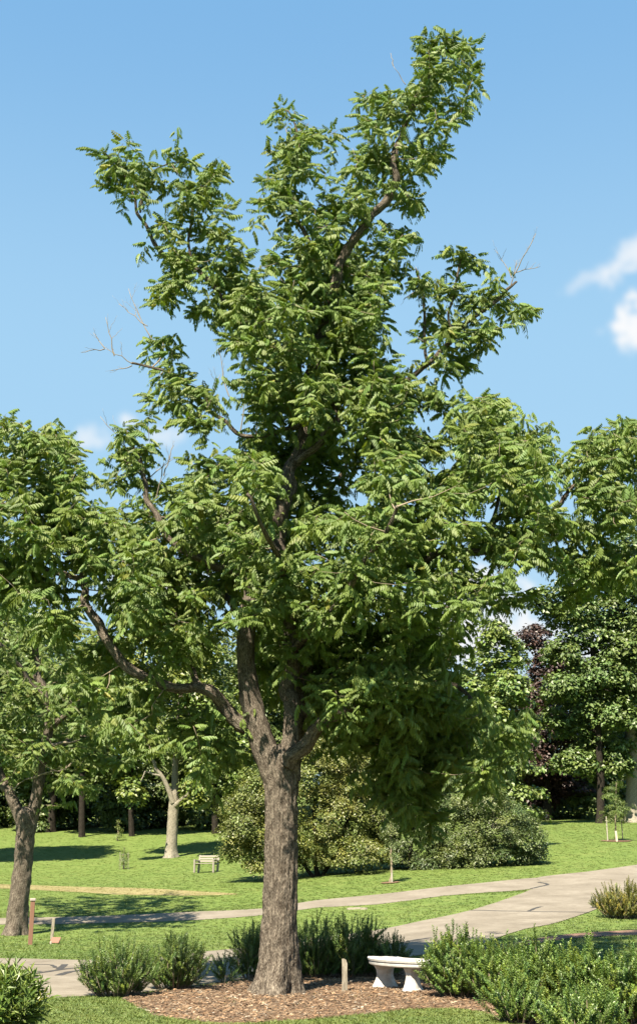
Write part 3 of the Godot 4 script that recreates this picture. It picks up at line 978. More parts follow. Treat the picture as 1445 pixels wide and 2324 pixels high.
func make_left_walnut():
	var base = spot(38, 2122)
	var d = -base.z
	var t = thing("walnut_tree", base, "walnut tree with low forked trunk beside the tall brown post", "tree")
	var limbs = [
		[[34, 2126, 0, 25], [38, 2095, 0, 22.5], [43, 2050, 0, 21], [49, 2000, 0, 20.5], [54, 1950, 0, 20], [58, 1905, 0, 20.5], [61, 1870, 0, 22], [62, 1845, 0, 22], [62, 1830, 0, 12]],
		[[55, 1885, 0, 15], [40, 1840, 0, 13.5], [22, 1800, 0, 12.5], [4, 1768, .1, 11.5], [-20, 1700, .3, 10], [-50, 1600, .4, 8], [-60, 1500, .5, 6], [-40, 1420, .5, 4]],
		[[66, 1880, 0, 16], [78, 1835, 0, 15], [88, 1780, 0, 14], [94, 1725, -.1, 13], [112, 1650, -.3, 11], [100, 1580, -.2, 10], [86, 1520, 0, 9], [84, 1470, 0, 7], [100, 1400, 0, 5]],
		[[98, 1600, -.2, 7], [60, 1528, -.5, 6], [0, 1460, -1, 5], [-40, 1400, -1, 3]],
		[[108, 1660, -.3, 7], [160, 1610, -.8, 6], [220, 1560, -1.4, 5], [250, 1520, -1.6, 3]],
		[[92, 1740, 0, 8], [140, 1690, 1, 6.5], [200, 1640, 2, 5], [240, 1570, 2.4, 3]],
	]
	var blobs := []
	for b in [[60, 1400, 84, 52], [150, 1440, 74, 50], [40, 1500, 74, 50], [135, 1530, 74, 50], [230, 1560, 64, 50], [60, 1600, 84, 52], [170, 1620, 74, 50], [30, 1690, 64, 50], [110, 1690, 84, 46], [210, 1700, 64, 46], [260, 1640, 54, 44], [150, 1765, 62, 30], [30, 1750, 50, 26], [280, 1720, 50, 40], [200, 1785, 46, 26], [-60, 1480, 80, 80], [-70, 1640, 80, 70], [135, 1830, 26, 14], [230, 1450, 50, 40]]:
		blobs.append([b[0], b[1], b[2], b[3], 0, 3.4, 1.5])
	for b in [[60, 1480, 90, 60], [160, 1520, 90, 60], [240, 1590, 70, 60], [90, 1620, 90, 60], [190, 1680, 80, 50], [60, 1730, 70, 40], [-40, 1560, 90, 80]]:
		blobs.append([b[0], b[1], b[2], b[3], 5.5, 3.5, 1.3])
	var clear := [[50, 2100, 60, 1840, 70], [30, 1830, 0, 1765, 26], [80, 1830, 94, 1740, 26]]
	walnut(t, d, limbs, blobs, clear, .32, 13, Color(.122, .178, .038))
	var st = ST()
	for b in [[18, 1800, 60, 1768, 0], [60, 1768, 150, 1745, 2], [150, 1745, 165, 1730, 1], [120, 1690, 180, 1680, 0]]:
		dead_branch(st, at(b[0], b[1], d - .8), at(b[2], b[3], d - .9), .028 if b[0] != 120 else .06, b[4])
	obj("dead_branch", st, M.dead_wood, t, "stuff", true)

func make_woods():
	# the grey maple on the left slope
	var b0 = spot(388, 1946)
	var d = -b0.z
	var t = thing("maple_tree", b0, "grey barked maple standing alone on the slope above the far bench", "tree", "trees on the slope")
	tree(t, d, [[[388, 1948, 0, 17], [389, 1925, 0, 14.5], [391, 1890, 0, 13.5], [393, 1850, 0, 13], [395, 1820, 0, 12.5], [397, 1790, 0, 9], [398, 1740, 0, 7.5], [405, 1660, 0, 6], [410, 1560, 0, 4]], [[393, 1822, -.2, 8], [384, 1795, -.3, 6], [370, 1765, -.4, 5], [352, 1738, -.5, 4], [340, 1700, -.5, 3]], [[372, 1765, -.4, 3.2], [350, 1757, -.5, 2.6], [330, 1750, -.5, 1.8]], [[398, 1828, -.2, 7], [414, 1814, -.4, 5.5], [430, 1800, -.6, 4], [460, 1760, -.8, 3]]],
		[[390, 1400, 84, 60, 0, 3, 1], [330, 1480, 84, 60, 0, 3, 1], [460, 1480, 84, 60, 0, 3, 1], [390, 1560, 105, 60, 0, 3.5, 1], [300, 1600, 74, 60, 0, 3, 1], [480, 1600, 84, 70, 0, 3, 1], [420, 1670, 100, 52, 0, 3, 1], [310, 1690, 60, 46, .5, 2.5, 1], [525, 1690, 74, 60, 0, 3, 1], [300, 1795, 38, 38, -2.2, 1.2, 1], [445, 1790, 46, 46, -1.5, 1.6, 1], [545, 1760, 46, 40, 0, 2, 1], [470, 1730, 50, 40, -1, 2, 1]],
		{"bark": "grey_bark", "clump": 1.0, "full": 1.5, "leaf": "broad", "color": Color(.10, .14, .026), "second": Color(.13, .165, .03)})
	var rows = [
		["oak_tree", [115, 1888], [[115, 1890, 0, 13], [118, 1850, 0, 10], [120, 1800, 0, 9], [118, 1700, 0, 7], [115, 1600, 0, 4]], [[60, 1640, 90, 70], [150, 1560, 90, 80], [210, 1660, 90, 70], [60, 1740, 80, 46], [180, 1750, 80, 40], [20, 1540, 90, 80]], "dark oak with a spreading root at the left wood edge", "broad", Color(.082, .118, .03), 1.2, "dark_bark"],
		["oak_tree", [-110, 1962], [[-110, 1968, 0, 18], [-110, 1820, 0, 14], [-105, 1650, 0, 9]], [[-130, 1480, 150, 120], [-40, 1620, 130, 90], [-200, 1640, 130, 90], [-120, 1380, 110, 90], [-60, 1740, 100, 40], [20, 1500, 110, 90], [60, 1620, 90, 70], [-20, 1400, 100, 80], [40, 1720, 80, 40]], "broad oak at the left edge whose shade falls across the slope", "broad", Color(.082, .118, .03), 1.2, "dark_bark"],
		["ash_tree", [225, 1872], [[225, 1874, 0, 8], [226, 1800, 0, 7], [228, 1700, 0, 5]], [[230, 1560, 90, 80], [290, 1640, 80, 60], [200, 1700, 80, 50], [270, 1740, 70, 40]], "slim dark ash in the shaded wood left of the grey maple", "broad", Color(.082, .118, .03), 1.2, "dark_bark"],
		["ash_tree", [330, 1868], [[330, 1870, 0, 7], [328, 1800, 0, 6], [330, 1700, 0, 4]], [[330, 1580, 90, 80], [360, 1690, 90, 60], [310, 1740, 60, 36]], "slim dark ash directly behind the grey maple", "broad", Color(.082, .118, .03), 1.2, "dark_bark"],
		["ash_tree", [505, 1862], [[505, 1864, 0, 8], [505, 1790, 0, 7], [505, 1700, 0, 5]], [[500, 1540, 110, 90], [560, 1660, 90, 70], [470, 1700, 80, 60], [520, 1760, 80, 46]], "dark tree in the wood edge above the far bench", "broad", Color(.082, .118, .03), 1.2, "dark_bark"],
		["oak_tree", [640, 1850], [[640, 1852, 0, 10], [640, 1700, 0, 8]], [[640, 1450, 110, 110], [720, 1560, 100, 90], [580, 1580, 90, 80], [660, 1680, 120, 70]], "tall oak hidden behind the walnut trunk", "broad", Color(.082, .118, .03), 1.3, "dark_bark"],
		["oak_tree", [860, 1850], [[860, 1852, 0, 10], [860, 1700, 0, 8]], [[860, 1500, 110, 90], [940, 1580, 100, 80], [800, 1620, 90, 80], [900, 1690, 110, 60]], "tall oak behind the big rounded shrub", "broad", Color(.082, .118, .03), 1.3, "dark_bark"],
		["maple_tree", [1095, 1858], [[1095, 1860, 0, 10], [1095, 1750, 0, 8], [1100, 1600, 0, 5]], [[1090, 1430, 50, 36], [1105, 1480, 72, 56], [1060, 1540, 70, 56], [1130, 1560, 60, 56], [1070, 1630, 80, 56], [1150, 1650, 56, 50], [1090, 1710, 80, 44]], "sunlit green maple right of the walnut, topped against white cloud", "broad", Color(.115, .165, .035), 1.1, "grey_bark"],
		["copper_beech", [1205, 1862], [[1205, 1864, 0, 12], [1205, 1780, 0, 9], [1205, 1600, 0, 6]], [[1175, 1445, 46, 36], [1215, 1500, 60, 50], [1190, 1570, 66, 60], [1230, 1640, 80, 60], [1190, 1720, 80, 60], [1250, 1770, 80, 50], [1180, 1800, 60, 40]], "copper beech with dark purple foliage between the maple and the oaks", "broad", Color(.045, .026, .022), 1.0, "dark_bark"],
		["oak_tree", [1362, 1868], [[1362, 1872, 0, 12], [1362, 1830, 0, 9.5], [1362, 1770, 0, 9], [1358, 1700, 0, 8], [1350, 1560, 0, 6], [1340, 1450, 0, 4]], [[1330, 1440, 70, 46], [1280, 1480, 60, 46], [1360, 1530, 90, 52], [1270, 1560, 60, 44], [1330, 1610, 80, 48], [1400, 1470, 60, 50], [1400, 1620, 66, 46], [1290, 1650, 56, 36], [1370, 1690, 80, 36], [1250, 1630, 40, 30], [1420, 1560, 50, 40], [1310, 1380, 60, 44], [1300, 1730, 70, 40], [1400, 1730, 60, 36]], "big oak with layered sunlit foliage and slim dark trunk behind the right sapling", "broad", Color(.088, .135, .034), 1.0, "dark_bark"],
		["oak_tree", [1434, 1866], [[1434, 1870, 0, 22], [1434, 1840, 0, 17], [1434, 1780, 0, 15], [1432, 1700, 0, 14], [1425, 1560, 0, 10], [1400, 1420, 0, 6], [1390, 1330, 0, 4]], [[1370, 1300, 80, 50], [1300, 1330, 60, 40], [1430, 1250, 70, 50], [1440, 1350, 80, 60], [1380, 1390, 80, 50], [1480, 1460, 80, 80], [1500, 1600, 80, 70], [1440, 1670, 60, 40], [1230, 1360, 50, 40], [1270, 1400, 56, 40]], "massive grey oak trunk at the right edge of the picture", "broad", Color(.08, .125, .032), 1.1, "grey_bark"],
	]
	for r in rows:
		b0 = spot(r[1][0], r[1][1])
		if r[0] == "oak_tree" and r[1][0] in [640, 860]:
			b0 = on_ground(r[1][0], 104.0)
		elif r[0] == "ash_tree" or r[1][0] == 505:
			b0 = on_ground(r[1][0], 99.0)
		elif r[0] == "copper_beech":
			b0 = on_ground(r[1][0], 100.0)
		elif r[1][0] == 1095:
			b0 = on_ground(r[1][0], 88.0)
		d = -b0.z
		t = thing(r[0], b0, r[4], "tree", "trees of the wood edge")
		var trunk = r[2].duplicate(true)
		var foot = pix(b0)
		trunk[0][1] = foot.y + 3
		var aside = foot.x - r[1][0]
		for row in trunk:
			row[0] += aside
		var blobs := []
		for b in r[3]:
			blobs.append([b[0] + aside, b[1], b[2], b[3], rng.randf_range(-1.5, 1.5), minf(b[2], b[3] * 1.3) / per_m(d, b[1]) * 1.1, 1])
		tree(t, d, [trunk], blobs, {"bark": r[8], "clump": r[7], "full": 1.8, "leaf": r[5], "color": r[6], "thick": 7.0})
	# the closed wood behind: crowns and undergrowth that stand in the shade of the edge
	var k := 0
	for x in [-60, 110, 270, 430, 600, 770, 930, 1100, 1260, 1400, 1540]:
		d = 113.0 + 12 * (k % 3)
		b0 = on_ground(x, d)
		t = thing("woodland_tree", b0, ["tall dark tree deep in the wood at the far left", "dark tree deep in the wood behind the forked walnut", "dark tree deep in the wood left of the grey maple", "dark tree deep in the wood right of the grey maple", "dark tree deep in the wood just left of the walnut trunk", "dark tree deep in the wood behind the big rounded shrub", "dark tree deep in the wood behind the dark yew", "dark tree deep in the wood behind the sunlit maple", "dark tree deep in the wood behind the copper beech", "dark tree deep in the wood between the two right oaks", "tall dark tree deep in the wood at the far right"][k], "tree", "trees deep in the wood")
		var f = pix(b0)
		var up = [1560, 1500, 1470, 1540, 1480, 1500, 1520, 1560, 1520, 1420, 1440][k]
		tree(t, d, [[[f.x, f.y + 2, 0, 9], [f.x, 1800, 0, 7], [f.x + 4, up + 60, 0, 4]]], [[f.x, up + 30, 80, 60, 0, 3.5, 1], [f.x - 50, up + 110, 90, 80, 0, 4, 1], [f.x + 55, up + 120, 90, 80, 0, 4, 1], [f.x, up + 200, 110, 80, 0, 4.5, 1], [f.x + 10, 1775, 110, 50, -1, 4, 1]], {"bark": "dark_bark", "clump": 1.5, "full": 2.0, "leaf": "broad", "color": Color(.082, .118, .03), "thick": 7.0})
		k += 1
	k = 0
	var by := ["at the far left edge of the wood", "left of the forked walnut", "behind the fork of the forked walnut", "beside the oak with the spreading root", "right of the oak with the spreading root", "left of the slim ash", "just right of the slim ash", "left of the grey maple trunk", "right of the grey maple trunk", "above the far park bench", "left of the huge rounded shrub", "behind the left end of the huge rounded shrub", "behind the olive shrub", "under the copper beech", "right of the copper beech", "left of the slim dark oak trunk", "between the two right hand oak trunks", "behind the massive grey oak trunk"]
	for x in [-60, 10, 70, 130, 190, 250, 310, 370, 430, 490, 550, 610, 1130, 1190, 1250, 1310, 1400, 1470]:
		d = (105.0 if x < 640 else 101.0) + 3 * (k % 3)
		b0 = on_ground(x, d)
		var f = pix(b0)
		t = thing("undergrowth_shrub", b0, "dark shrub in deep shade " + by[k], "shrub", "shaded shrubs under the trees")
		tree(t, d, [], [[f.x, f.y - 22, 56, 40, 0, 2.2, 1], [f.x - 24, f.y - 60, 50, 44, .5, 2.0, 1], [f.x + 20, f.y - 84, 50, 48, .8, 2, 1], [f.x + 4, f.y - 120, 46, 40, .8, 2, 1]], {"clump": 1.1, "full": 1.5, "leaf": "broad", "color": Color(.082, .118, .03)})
		k += 1

func make_big_shrubs():
	var b0 = spot(720, 2000)
	var d = -b0.z
	var t = thing("rounded_shrub", b0, "huge rounded yellow-green shrub behind the walnut trunk", "shrub", "big shrubs on the lawn")
	var bl := []
	for b in [[600, 1800, 90, 70], [560, 1870, 80, 60], [540, 1930, 60, 36], [640, 1900, 90, 66], [590, 1955, 50, 30], [700, 1760, 90, 70], [780, 1720, 80, 56], [800, 1790, 100, 70], [760, 1860, 110, 70], [850, 1850, 70, 70], [720, 1940, 80, 50], [810, 1935, 80, 46], [870, 1920, 50, 50], [520, 1830, 40, 34], [690, 1690, 50, 30], [770, 1665, 40, 20], [840, 1745, 60, 50]]:
		bl.append([b[0], b[1], b[2], b[3], rng.randf_range(-.8, 1.2), b[2] / per_m(d, b[1]) * 1.1, 1])
	tree(t, d + 2.6, [[[720, 1992, 0, 6], [715, 1900, 0, 5], [712, 1800, 0, 3]], [[728, 1992, .2, 5], [780, 1900, .3, 4], [800, 1800, .2, 2]], [[712, 1992, -.2, 5], [650, 1920, -.2, 4], [590, 1860, 0, 2]]], bl, {"bark": "dark_bark", "clump": .62, "full": 1.9, "leaf": "small", "color": Color(.105, .128, .027), "second": Color(.138, .15, .033), "thick": 2.5})
	b0 = spot(1120, 1972)
	d = -b0.z
	t = thing("spreading_shrub", b0, "wide olive green shrub on the lawn left of the right sapling", "shrub", "big shrubs on the lawn")
	bl = []
	for b in [[1060, 1890, 80, 66], [1140, 1870, 80, 62], [1195, 1900, 52, 60], [1090, 1940, 80, 36], [1180, 1945, 60, 30], [1030, 1940, 56, 36], [1110, 1820, 60, 40], [1050, 1830, 50, 36], [1225, 1930, 24, 26]]:
		bl.append([b[0], b[1], b[2], b[3], rng.randf_range(-.4, .8), b[2] / per_m(d, b[1]) * 1.1, 1])
	tree(t, d + 1.4, [], bl, {"clump": .55, "full": 1.8, "leaf": "small", "color": Color(.075, .106, .031), "second": Color(.095, .123, .033)})
	b0 = spot(925, 1978)
	d = -b0.z
	t = thing("yew_shrub", b0, "tall dark green yew between the two big shrubs", "shrub", "big shrubs on the lawn")
	bl = []
	for b in [[920, 1680, 80, 50], [960, 1740, 80, 60], [905, 1800, 70, 60], [970, 1820, 70, 66], [930, 1890, 76, 60], [985, 1900, 50, 50], [880, 1740, 50, 50], [920, 1940, 50, 36], [965, 1960, 44, 22], [1010, 1720, 50, 50], [1000, 1640, 60, 50]]:
		bl.append([b[0], b[1], b[2], b[3], rng.randf_range(-.4, .6), 1.3, 1])
	tree(t, d + 1.2, [[[930, 1974, 0, 5], [935, 1880, 0, 4], [945, 1750, 0, 3]]], bl, {"bark": "dark_bark", "clump": .6, "full": 1.2, "leaf": "needle", "color": Color(.075, .105, .032), "thick": 2.5})
	b0 = on_ground(1130, 64.0)
	d = 64.0
	t = thing("layered_tree", b0, "small tree with flat outstretched tiers of foliage above the olive shrub", "tree", "big shrubs on the lawn")
	bl = []
	for b in [[1110, 1690, 70, 16], [1170, 1705, 44, 12], [1060, 1720, 70, 18], [1130, 1745, 80, 16], [1200, 1742, 40, 10], [1080, 1780, 80, 18], [1160, 1795, 70, 14], [1215, 1800, 36, 9], [1100, 1660, 60, 14], [1140, 1840, 80, 16], [1215, 1845, 36, 10], [1060, 1830, 70, 20]]:
		bl.append([b[0], b[1], b[2], b[3], rng.randf_range(-1, .6), b[2] / per_m(d, b[1]) * 1.0, 1.3])
	var f = pix(b0)
	tree(t, d, [[[f.x, f.y + 2, 0, 7], [1128, 1820, 0, 6], [1120, 1740, 0, 4], [1112, 1660, 0, 2]]], bl, {"bark": "dark_bark", "clump": .7, "full": 1.5, "leaf": "broad", "color": Color(.1, .14, .03), "thick": 2.5})

var shoots := {}
func shrub(called, label, group, px, py, half, tall, stems, color, kind := "box", shoot := .26, mound := 0.0):
	var base = spot(px, py)
	var t = thing(called, base, label, "shrub", group)
	var d = -base.z
	var pm = per_m(d, py)
	var w = half / pm
	var h = tall / pm * .82
	var places = [[], [], []]
	var colors = [[], [], []]
	var st = ST()
	for i in stems:
		var a = rng.randf() * TAU
		var r = sqrt(rng.randf())
		var x = cos(a) * r * w * .92
		var z = sin(a) * r * w * .92
		var top = h * (sqrt(1 - r * r * .72) * rng.randf_range(.5, .95) + (rng.randf_range(.05, .26) if rng.randf() < .2 else 0.0))
		var foot = Vector3(base.x + x * .45, hill(base.x + x * .45, d - z * .45), base.z + z * .45)
		var head = Vector3(base.x + x * 1.05, foot.y + top, base.z + z * 1.05)
		tube(st, [v4(foot - Vector3.UP * .03, .009), v4(foot.lerp(head, .5) + Vector3(x, 0, z) * .1, .006), v4(head, .002)], 3)
		var n = int(maxf(2, top / (shoot * .42)))
		for k in n:
			var f = (k + .6) / n
			if f < .08 + .1 * rng.randf():
				continue
			var p = foot.lerp(head, f) + Vector3(x, 0, z) * .1 * sin(PI * f)
			for twin in 2:
				var b = rng.randf() * TAU
				var up = (Vector3(cos(b), 0, sin(b)) * (.95 if f < .8 else .35) + Vector3(x, 0, z) / w * .4 + Vector3.UP * rng.randf_range(.6, 1.1)).normalized()
				if f > .86 and twin == 0:
					up = (head - foot + Vector3.UP * h).normalized()
				var s = shoot * rng.randf_range(.7, 1.15)
				var kk = rng.randi() % 3
				places[kk].append(Transform3D((Basis(Quaternion(Vector3.UP, up)) * Basis(Vector3.UP, b * 3)).scaled(Vector3(s, s, s)), p))
				colors[kk].append(shade(color if rng.randf() < .75 else Color(color.r * 1.5, color.g * 1.3, color.b), .28))
	obj("stems", st, M.twig_bark, t, "stuff", true)
	for k in 3:
		scatter("foliage", shoots[kind][k], M.shrub_leaf, places[k], colors[k], t)
	return t

func make_near_shrubs():
	var g := "low clipped shrubs round the mulch bed"
	var deep = Color(.085, .138, .033)
	var mid = Color(.102, .165, .038)
	var lit = Color(.102, .165, .038)
	shrub("boxwood_shrub", "dark upright boxwood at the left end of the mulch bed", g, 264, 2262, 84, 132, 95, deep)
	shrub("boxwood_shrub", "dark upright boxwood second from the left, beside the drive", g, 394, 2246, 78, 136, 95, deep)
	shrub("boxwood_shrub", "thin little boxwood sprig in front of the drive, left of the trunk", g, 510, 2232, 22, 68, 12, deep)
	shrub("boxwood_shrub", "shaded boxwood peeping out left of the walnut trunk", g, 572, 2222, 48, 142, 60, deep)
	shrub("boxwood_shrub", "shaded boxwood hugging the right side of the walnut trunk", g, 722, 2220, 66, 138, 90, deep)
	shrub("boxwood_shrub", "tall dark boxwood behind the wooden stake", g, 800, 2219, 66, 148, 95, deep)
	shrub("boxwood_shrub", "low dark boxwood right behind the concrete bench", g, 872, 2219, 52, 106, 70, deep)
	shrub("privet_shrub", "sunny bushy shrub touching the right end of the concrete bench", g, 1042, 2264, 88, 164, 130, mid, "privet", .25)
	shrub("privet_shrub", "second sunny shrub right of the concrete bench", g, 1135, 2274, 80, 148, 115, mid, "privet", .25)
	shrub("privet_shrub", "sunny shrub in the middle of the right hand row, two shrubs from the bench", g, 1232, 2300, 86, 172, 125, lit, "privet", .25)
	shrub("privet_shrub", "sunny shrub before the reddish path, next to last in the row", g, 1336, 2312, 84, 172, 120, lit, "privet", .25)
	shrub("privet_shrub", "last shrub of the row at the right edge of the picture", g, 1436, 2322, 82, 170, 115, mid, "privet", .25)
	shrub("privet_shrub", "low front shrub at the edge of the chips, right of the bench", g, 1180, 2322, 76, 112, 85, mid, "privet", .22)
	shrub("privet_shrub", "low front shrub in the bottom right corner", g, 1330, 2372, 96, 130, 105, mid, "privet", .22)
	shrub("perennial_clump", "lush bright green clump of pointed leaves in the bottom left corner", "", -16, 2352, 88, 140, 120, Color(.118, .172, .036), "lance", .34)
	shrub("weigela_shrub", "yellow-green shrub with reddish tips on the grass beside the drive", "", 1412, 2084, 66, 82, 80, Color(.15, .155, .04), "privet", .3)
	shrub("weigela_shrub", "tiny side shoot of the reddish shrub by the drive", "", 1352, 2062, 14, 24, 8, Color(.12, .14, .035), "privet", .22)

func sapling(called, label, px, py, tall, half, color, leaf, low, tiers):
	var base = spot(px, py)
	var d = -base.z
	var t = thing(called, base, label, "sapling", "young staked trees")
	var pm = per_m(d, py)
	var rows := [[px, py + 1, 0, .05 * pm], [px, py - tall * .4, 0, .038 * pm], [px + 1, py - tall * .95, 0, .012 * pm]]
	var blobs := []
	for k in tiers:
		var f = k / maxf(tiers - 1.0, 1)
		var w = half * (1 - .62 * f) * rng.randf_range(.8, 1.1)
		blobs.append([px + rng.randf_range(-.35, .35) * half, py - tall * lerpf(low, .93, f), w, tall * .5 / tiers, 0, w / pm, 1])
	tree(t, d, [rows], blobs, {"bark": "twig_bark", "clump": .34, "full": 1.0, "leaf": leaf, "color": color, "thick": .8})
	return t

func ring(label, px, py, r):
	var c = spot(px, py)
	var poly := PackedVector2Array()
	for k in 18:
		var a = TAU * k / 18
		poly.append(Vector2(c.x + cos(a) * r * rng.randf_range(.85, 1.1), -c.z + sin(a) * r))
	var o = obj("mulch_ring", drape(poly, .03), M.mulch)
	tag(o, label, "mulch ring", "", "structure")

func post(called, label, px, py, high, w, material, lean := 0.0, group := ""):
	var base = spot(px, py)
	var t = thing(called, base, label, "stake", group)
	var st = ST()
	var b = Basis(Vector3(0, 0, 1), -lean)
	box(st, Transform3D(b, base + b * Vector3(0, high / 2 - .03, 0)), Vector3(w, high + .06, w * .5), w * .12)
	obj("shaft", st, M[material], t)
	return t

func make_small_things():
	# white curved garden bench
	var foot = spot(873, 2242)
	var R := .9
	var c = foot + Vector3(.89, 0, -.15)
	c.y = foot.y
	var t = thing("garden_bench", foot, "white concrete curved garden bench on two flared pedestals beside the mulch", "bench")
	var st = ST()
	var prof = [[-.20, .335], [-.225, .352], [-.23, .38], [-.215, .395], [-.24, .405], [-.248, .435], [-.235, .448], [.235, .448], [.248, .435], [.24, .405], [.215, .395], [.23, .38], [.225, .352], [.20, .335]]
	var rings := []
	var a0 := deg_to_rad(176)
	var a1 := deg_to_rad(256)
	var cuts := 26
	for i in cuts + 1:
		var a = lerpf(a0, a1, float(i) / cuts)
		var out = Vector3(cos(a), 0, -sin(a))
		var ring_ := []
		for p in prof:
			ring_.append(c + out * (R + p[0]) + Vector3.UP * p[1])
		rings.append(ring_)
	for i in cuts:
		var a = lerpf(a0, a1, (i + .5) / cuts)
		var out = Vector3(cos(a), 0, -sin(a))
		for k in prof.size():
			var m = (k + 1) % prof.size()
			var e = Vector2(prof[m][0] - prof[k][0], prof[m][1] - prof[k][1])
			var n = out * -e.y + Vector3.UP * e.x
			if k == prof.size() - 1:
				n = Vector3.DOWN
			elif k < 6:
				n = -out * absf(e.y) + Vector3.UP * e.x * (-1.0 if k != 5 else 1.0) * signf(1.0) if e.y != 0 else Vector3.UP
				n = Vector3.UP * .6 - out if k == 5 else -out + Vector3.UP * (e.x * -3 if k > 2 else -.3)
			elif k == 6:
				n = Vector3.UP
			else:
				n = out + Vector3.UP * (.6 if k == 7 else 0.0)
			quad(st, rings[i][k], rings[i][m], rings[i + 1][m], rings[i + 1][k], n)
	for e in [0, cuts]:
		var mid = Vector3.ZERO
		for p in rings[e]:
			mid += p / rings[e].size()
		var along = rings[e][0] - rings[absi(e - 1)][0]
		for k in prof.size():
			tri(st, mid, rings[e][k], rings[e][(k + 1) % prof.size()], along)
	obj("seat", st, M.concrete, t)
	for deg in [190.0, 236.0]:
		st = ST()
		var a = deg_to_rad(deg)
		var out = Vector3(cos(a), 0, -sin(a))
		var side = Vector3(sin(a), 0, cos(a))
		var p0 = c + out * R
		p0.y = hill(p0.x, -p0.z)
		var levels := []
		var spec = [[-.02, .195, .125], [.03, .195, .125], [.045, .18, .112], [.12, .145, .092], [.20, .125, .08], [.27, .135, .085], [.31, .16, .1], [.338, .175, .11]]
		for s in spec:
			var lv := []
			for k in 24:
				var b = TAU * k / 24
				var rr = pow(pow(absf(cos(b)), 3.2) + pow(absf(sin(b)), 3.2), -1 / 3.2)
				var fl = 1 - .05 * (1 if k % 3 == 0 else 0)
				lv.append(p0 + out * cos(b) * rr * s[1] * fl + side * sin(b) * rr * s[2] * fl + Vector3.UP * s[0])
			levels.append(lv)
		for i in levels.size() - 1:
			for k in 24:
				var m = (k + 1) % 24
				quad(st, levels[i][k], levels[i][m], levels[i + 1][m], levels[i + 1][k], levels[i][k] - p0 + levels[i][m] - p0)
		for k in 24:
			tri(st, p0 + Vector3.UP * .338, levels[-1][k], levels[-1][(k + 1) % 24], Vector3.UP)
		obj("pedestal", st, M.concrete, t)
	# wooden stake by the bench
	var b0 = spot(782, 2252)
	t = thing("wooden_stake", b0, "short grey wooden stake with slanted top in the chips left of the concrete bench", "stake")
	st = ST()
	var w := .04
	var hh := .47
	var f = [Vector3(-w, -.03, .012), Vector3(w, -.03, .012), Vector3(w, hh - .07, .012), Vector3(w * .55, hh - .015, .012), Vector3(-w * .1, hh, .012), Vector3(-w, hh, .012)]
	for s in [1.0, -1.0]:
		for k in range(1, 5):
			var q = []
			for v in [f[0], f[k], f[k + 1]]:
				q.append(b0 + Vector3(v.x, v.y, v.z * s))
			tri(st, q[0], q[1], q[2], Vector3(0, 0, s))
	for k in 6:
		var v = f[k]
		var u = f[(k + 1) % 6]
		var n = Vector3(u.y - v.y, v.x - u.x, 0)
		quad(st, b0 + v, b0 + u, b0 + Vector3(u.x, u.y, -u.z), b0 + Vector3(v.x, v.y, -v.z), n)
	obj("board", st, M.grey_wood, t)
	# hooked wire plant marker
	b0 = spot(564, 2228)
	t = thing("plant_marker", b0, "thin hooked wire plant marker left of the walnut trunk", "plant marker")
	st = ST()
	var wire := [v4(b0 - Vector3.UP * .02, .003)]
	for k in 7:
		var a = PI * k / 6.0
		wire.append(v4(b0 + Vector3(.03 - .03 * cos(a), .2 + .03 * sin(a), 0), .003))
	tube(st, wire, 5)
	obj("wire", st, M.steel, t, "", true)
	st = ST()
	box(st, Transform3D(Basis(Vector3.RIGHT, -.3), b0 + Vector3(.062, .18, 0)), Vector3(.03, .05, .002))
	obj("name_plate", st, M.stake_paint, t)
	# brown post with a pale cap
	b0 = spot(69, 2145)
	var pm = per_m(-b0.z, 2145.0)
	t = thing("trail_post", b0, "tall brown square post with a pale cap beside the forked walnut", "post")
	var high = 100 / pm
	st = ST()
	box(st, Transform3D(Basis(Vector3.UP, .35), b0 + Vector3(0, high / 2 - .06, 0)), Vector3(.105, high + .02, .105), .008)
	obj("shaft", st, M.brown_paint, t)
	st = ST()
	box(st, Transform3D(Basis(Vector3.UP, .35), b0 + Vector3(0, high - .02, 0)), Vector3(.14, .07, .14), .015)
	obj("cap", st, M.pale_cap, t)
	# weathered stake and the low brown plaque at its foot
	b0 = spot(118, 2134)
	t = thing("wooden_stake", b0, "weathered upright wooden stake behind the small brown plaque", "stake")
	st = ST()
	box(st, Transform3D(Basis(Vector3(0, 0, 1), -.04), b0 + Vector3(.01, .27, 0)), Vector3(.085, .62, .045), .008)
	obj("board", st, M.grey_wood, t)
	b0 = spot(124, 2143)
	t = thing("plant_plaque", b0, "small sloping brown plaque on a pale foot in the grass", "plaque")
	st = ST()
	var tilt = Basis(Vector3.UP, -.25) * Basis(Vector3.RIGHT, .75)
	box(st, Transform3D(tilt, b0 + Vector3(.02, .1, 0)), Vector3(.26, .022, .2), .006)
	obj("plate", st, M.brown_paint, t)
	st = ST()
	box(st, Transform3D(Basis(Vector3.UP, -.25), b0 + Vector3(-.085, .03, .045)), Vector3(.05, .09, .03), .005)
	box(st, Transform3D(Basis(Vector3.UP, -.25), b0 + Vector3(.12, .03, .0)), Vector3(.03, .09, .03), .005)
	obj("foot", st, M.stake_paint, t)
	# far park bench
	b0 = spot(468, 1981)
	t = thing("park_bench", b0, "cream slatted park bench on the far lawn below the grey maple", "bench")
	var turn = Basis(Vector3.UP, -.38)
	var wide := 1.08
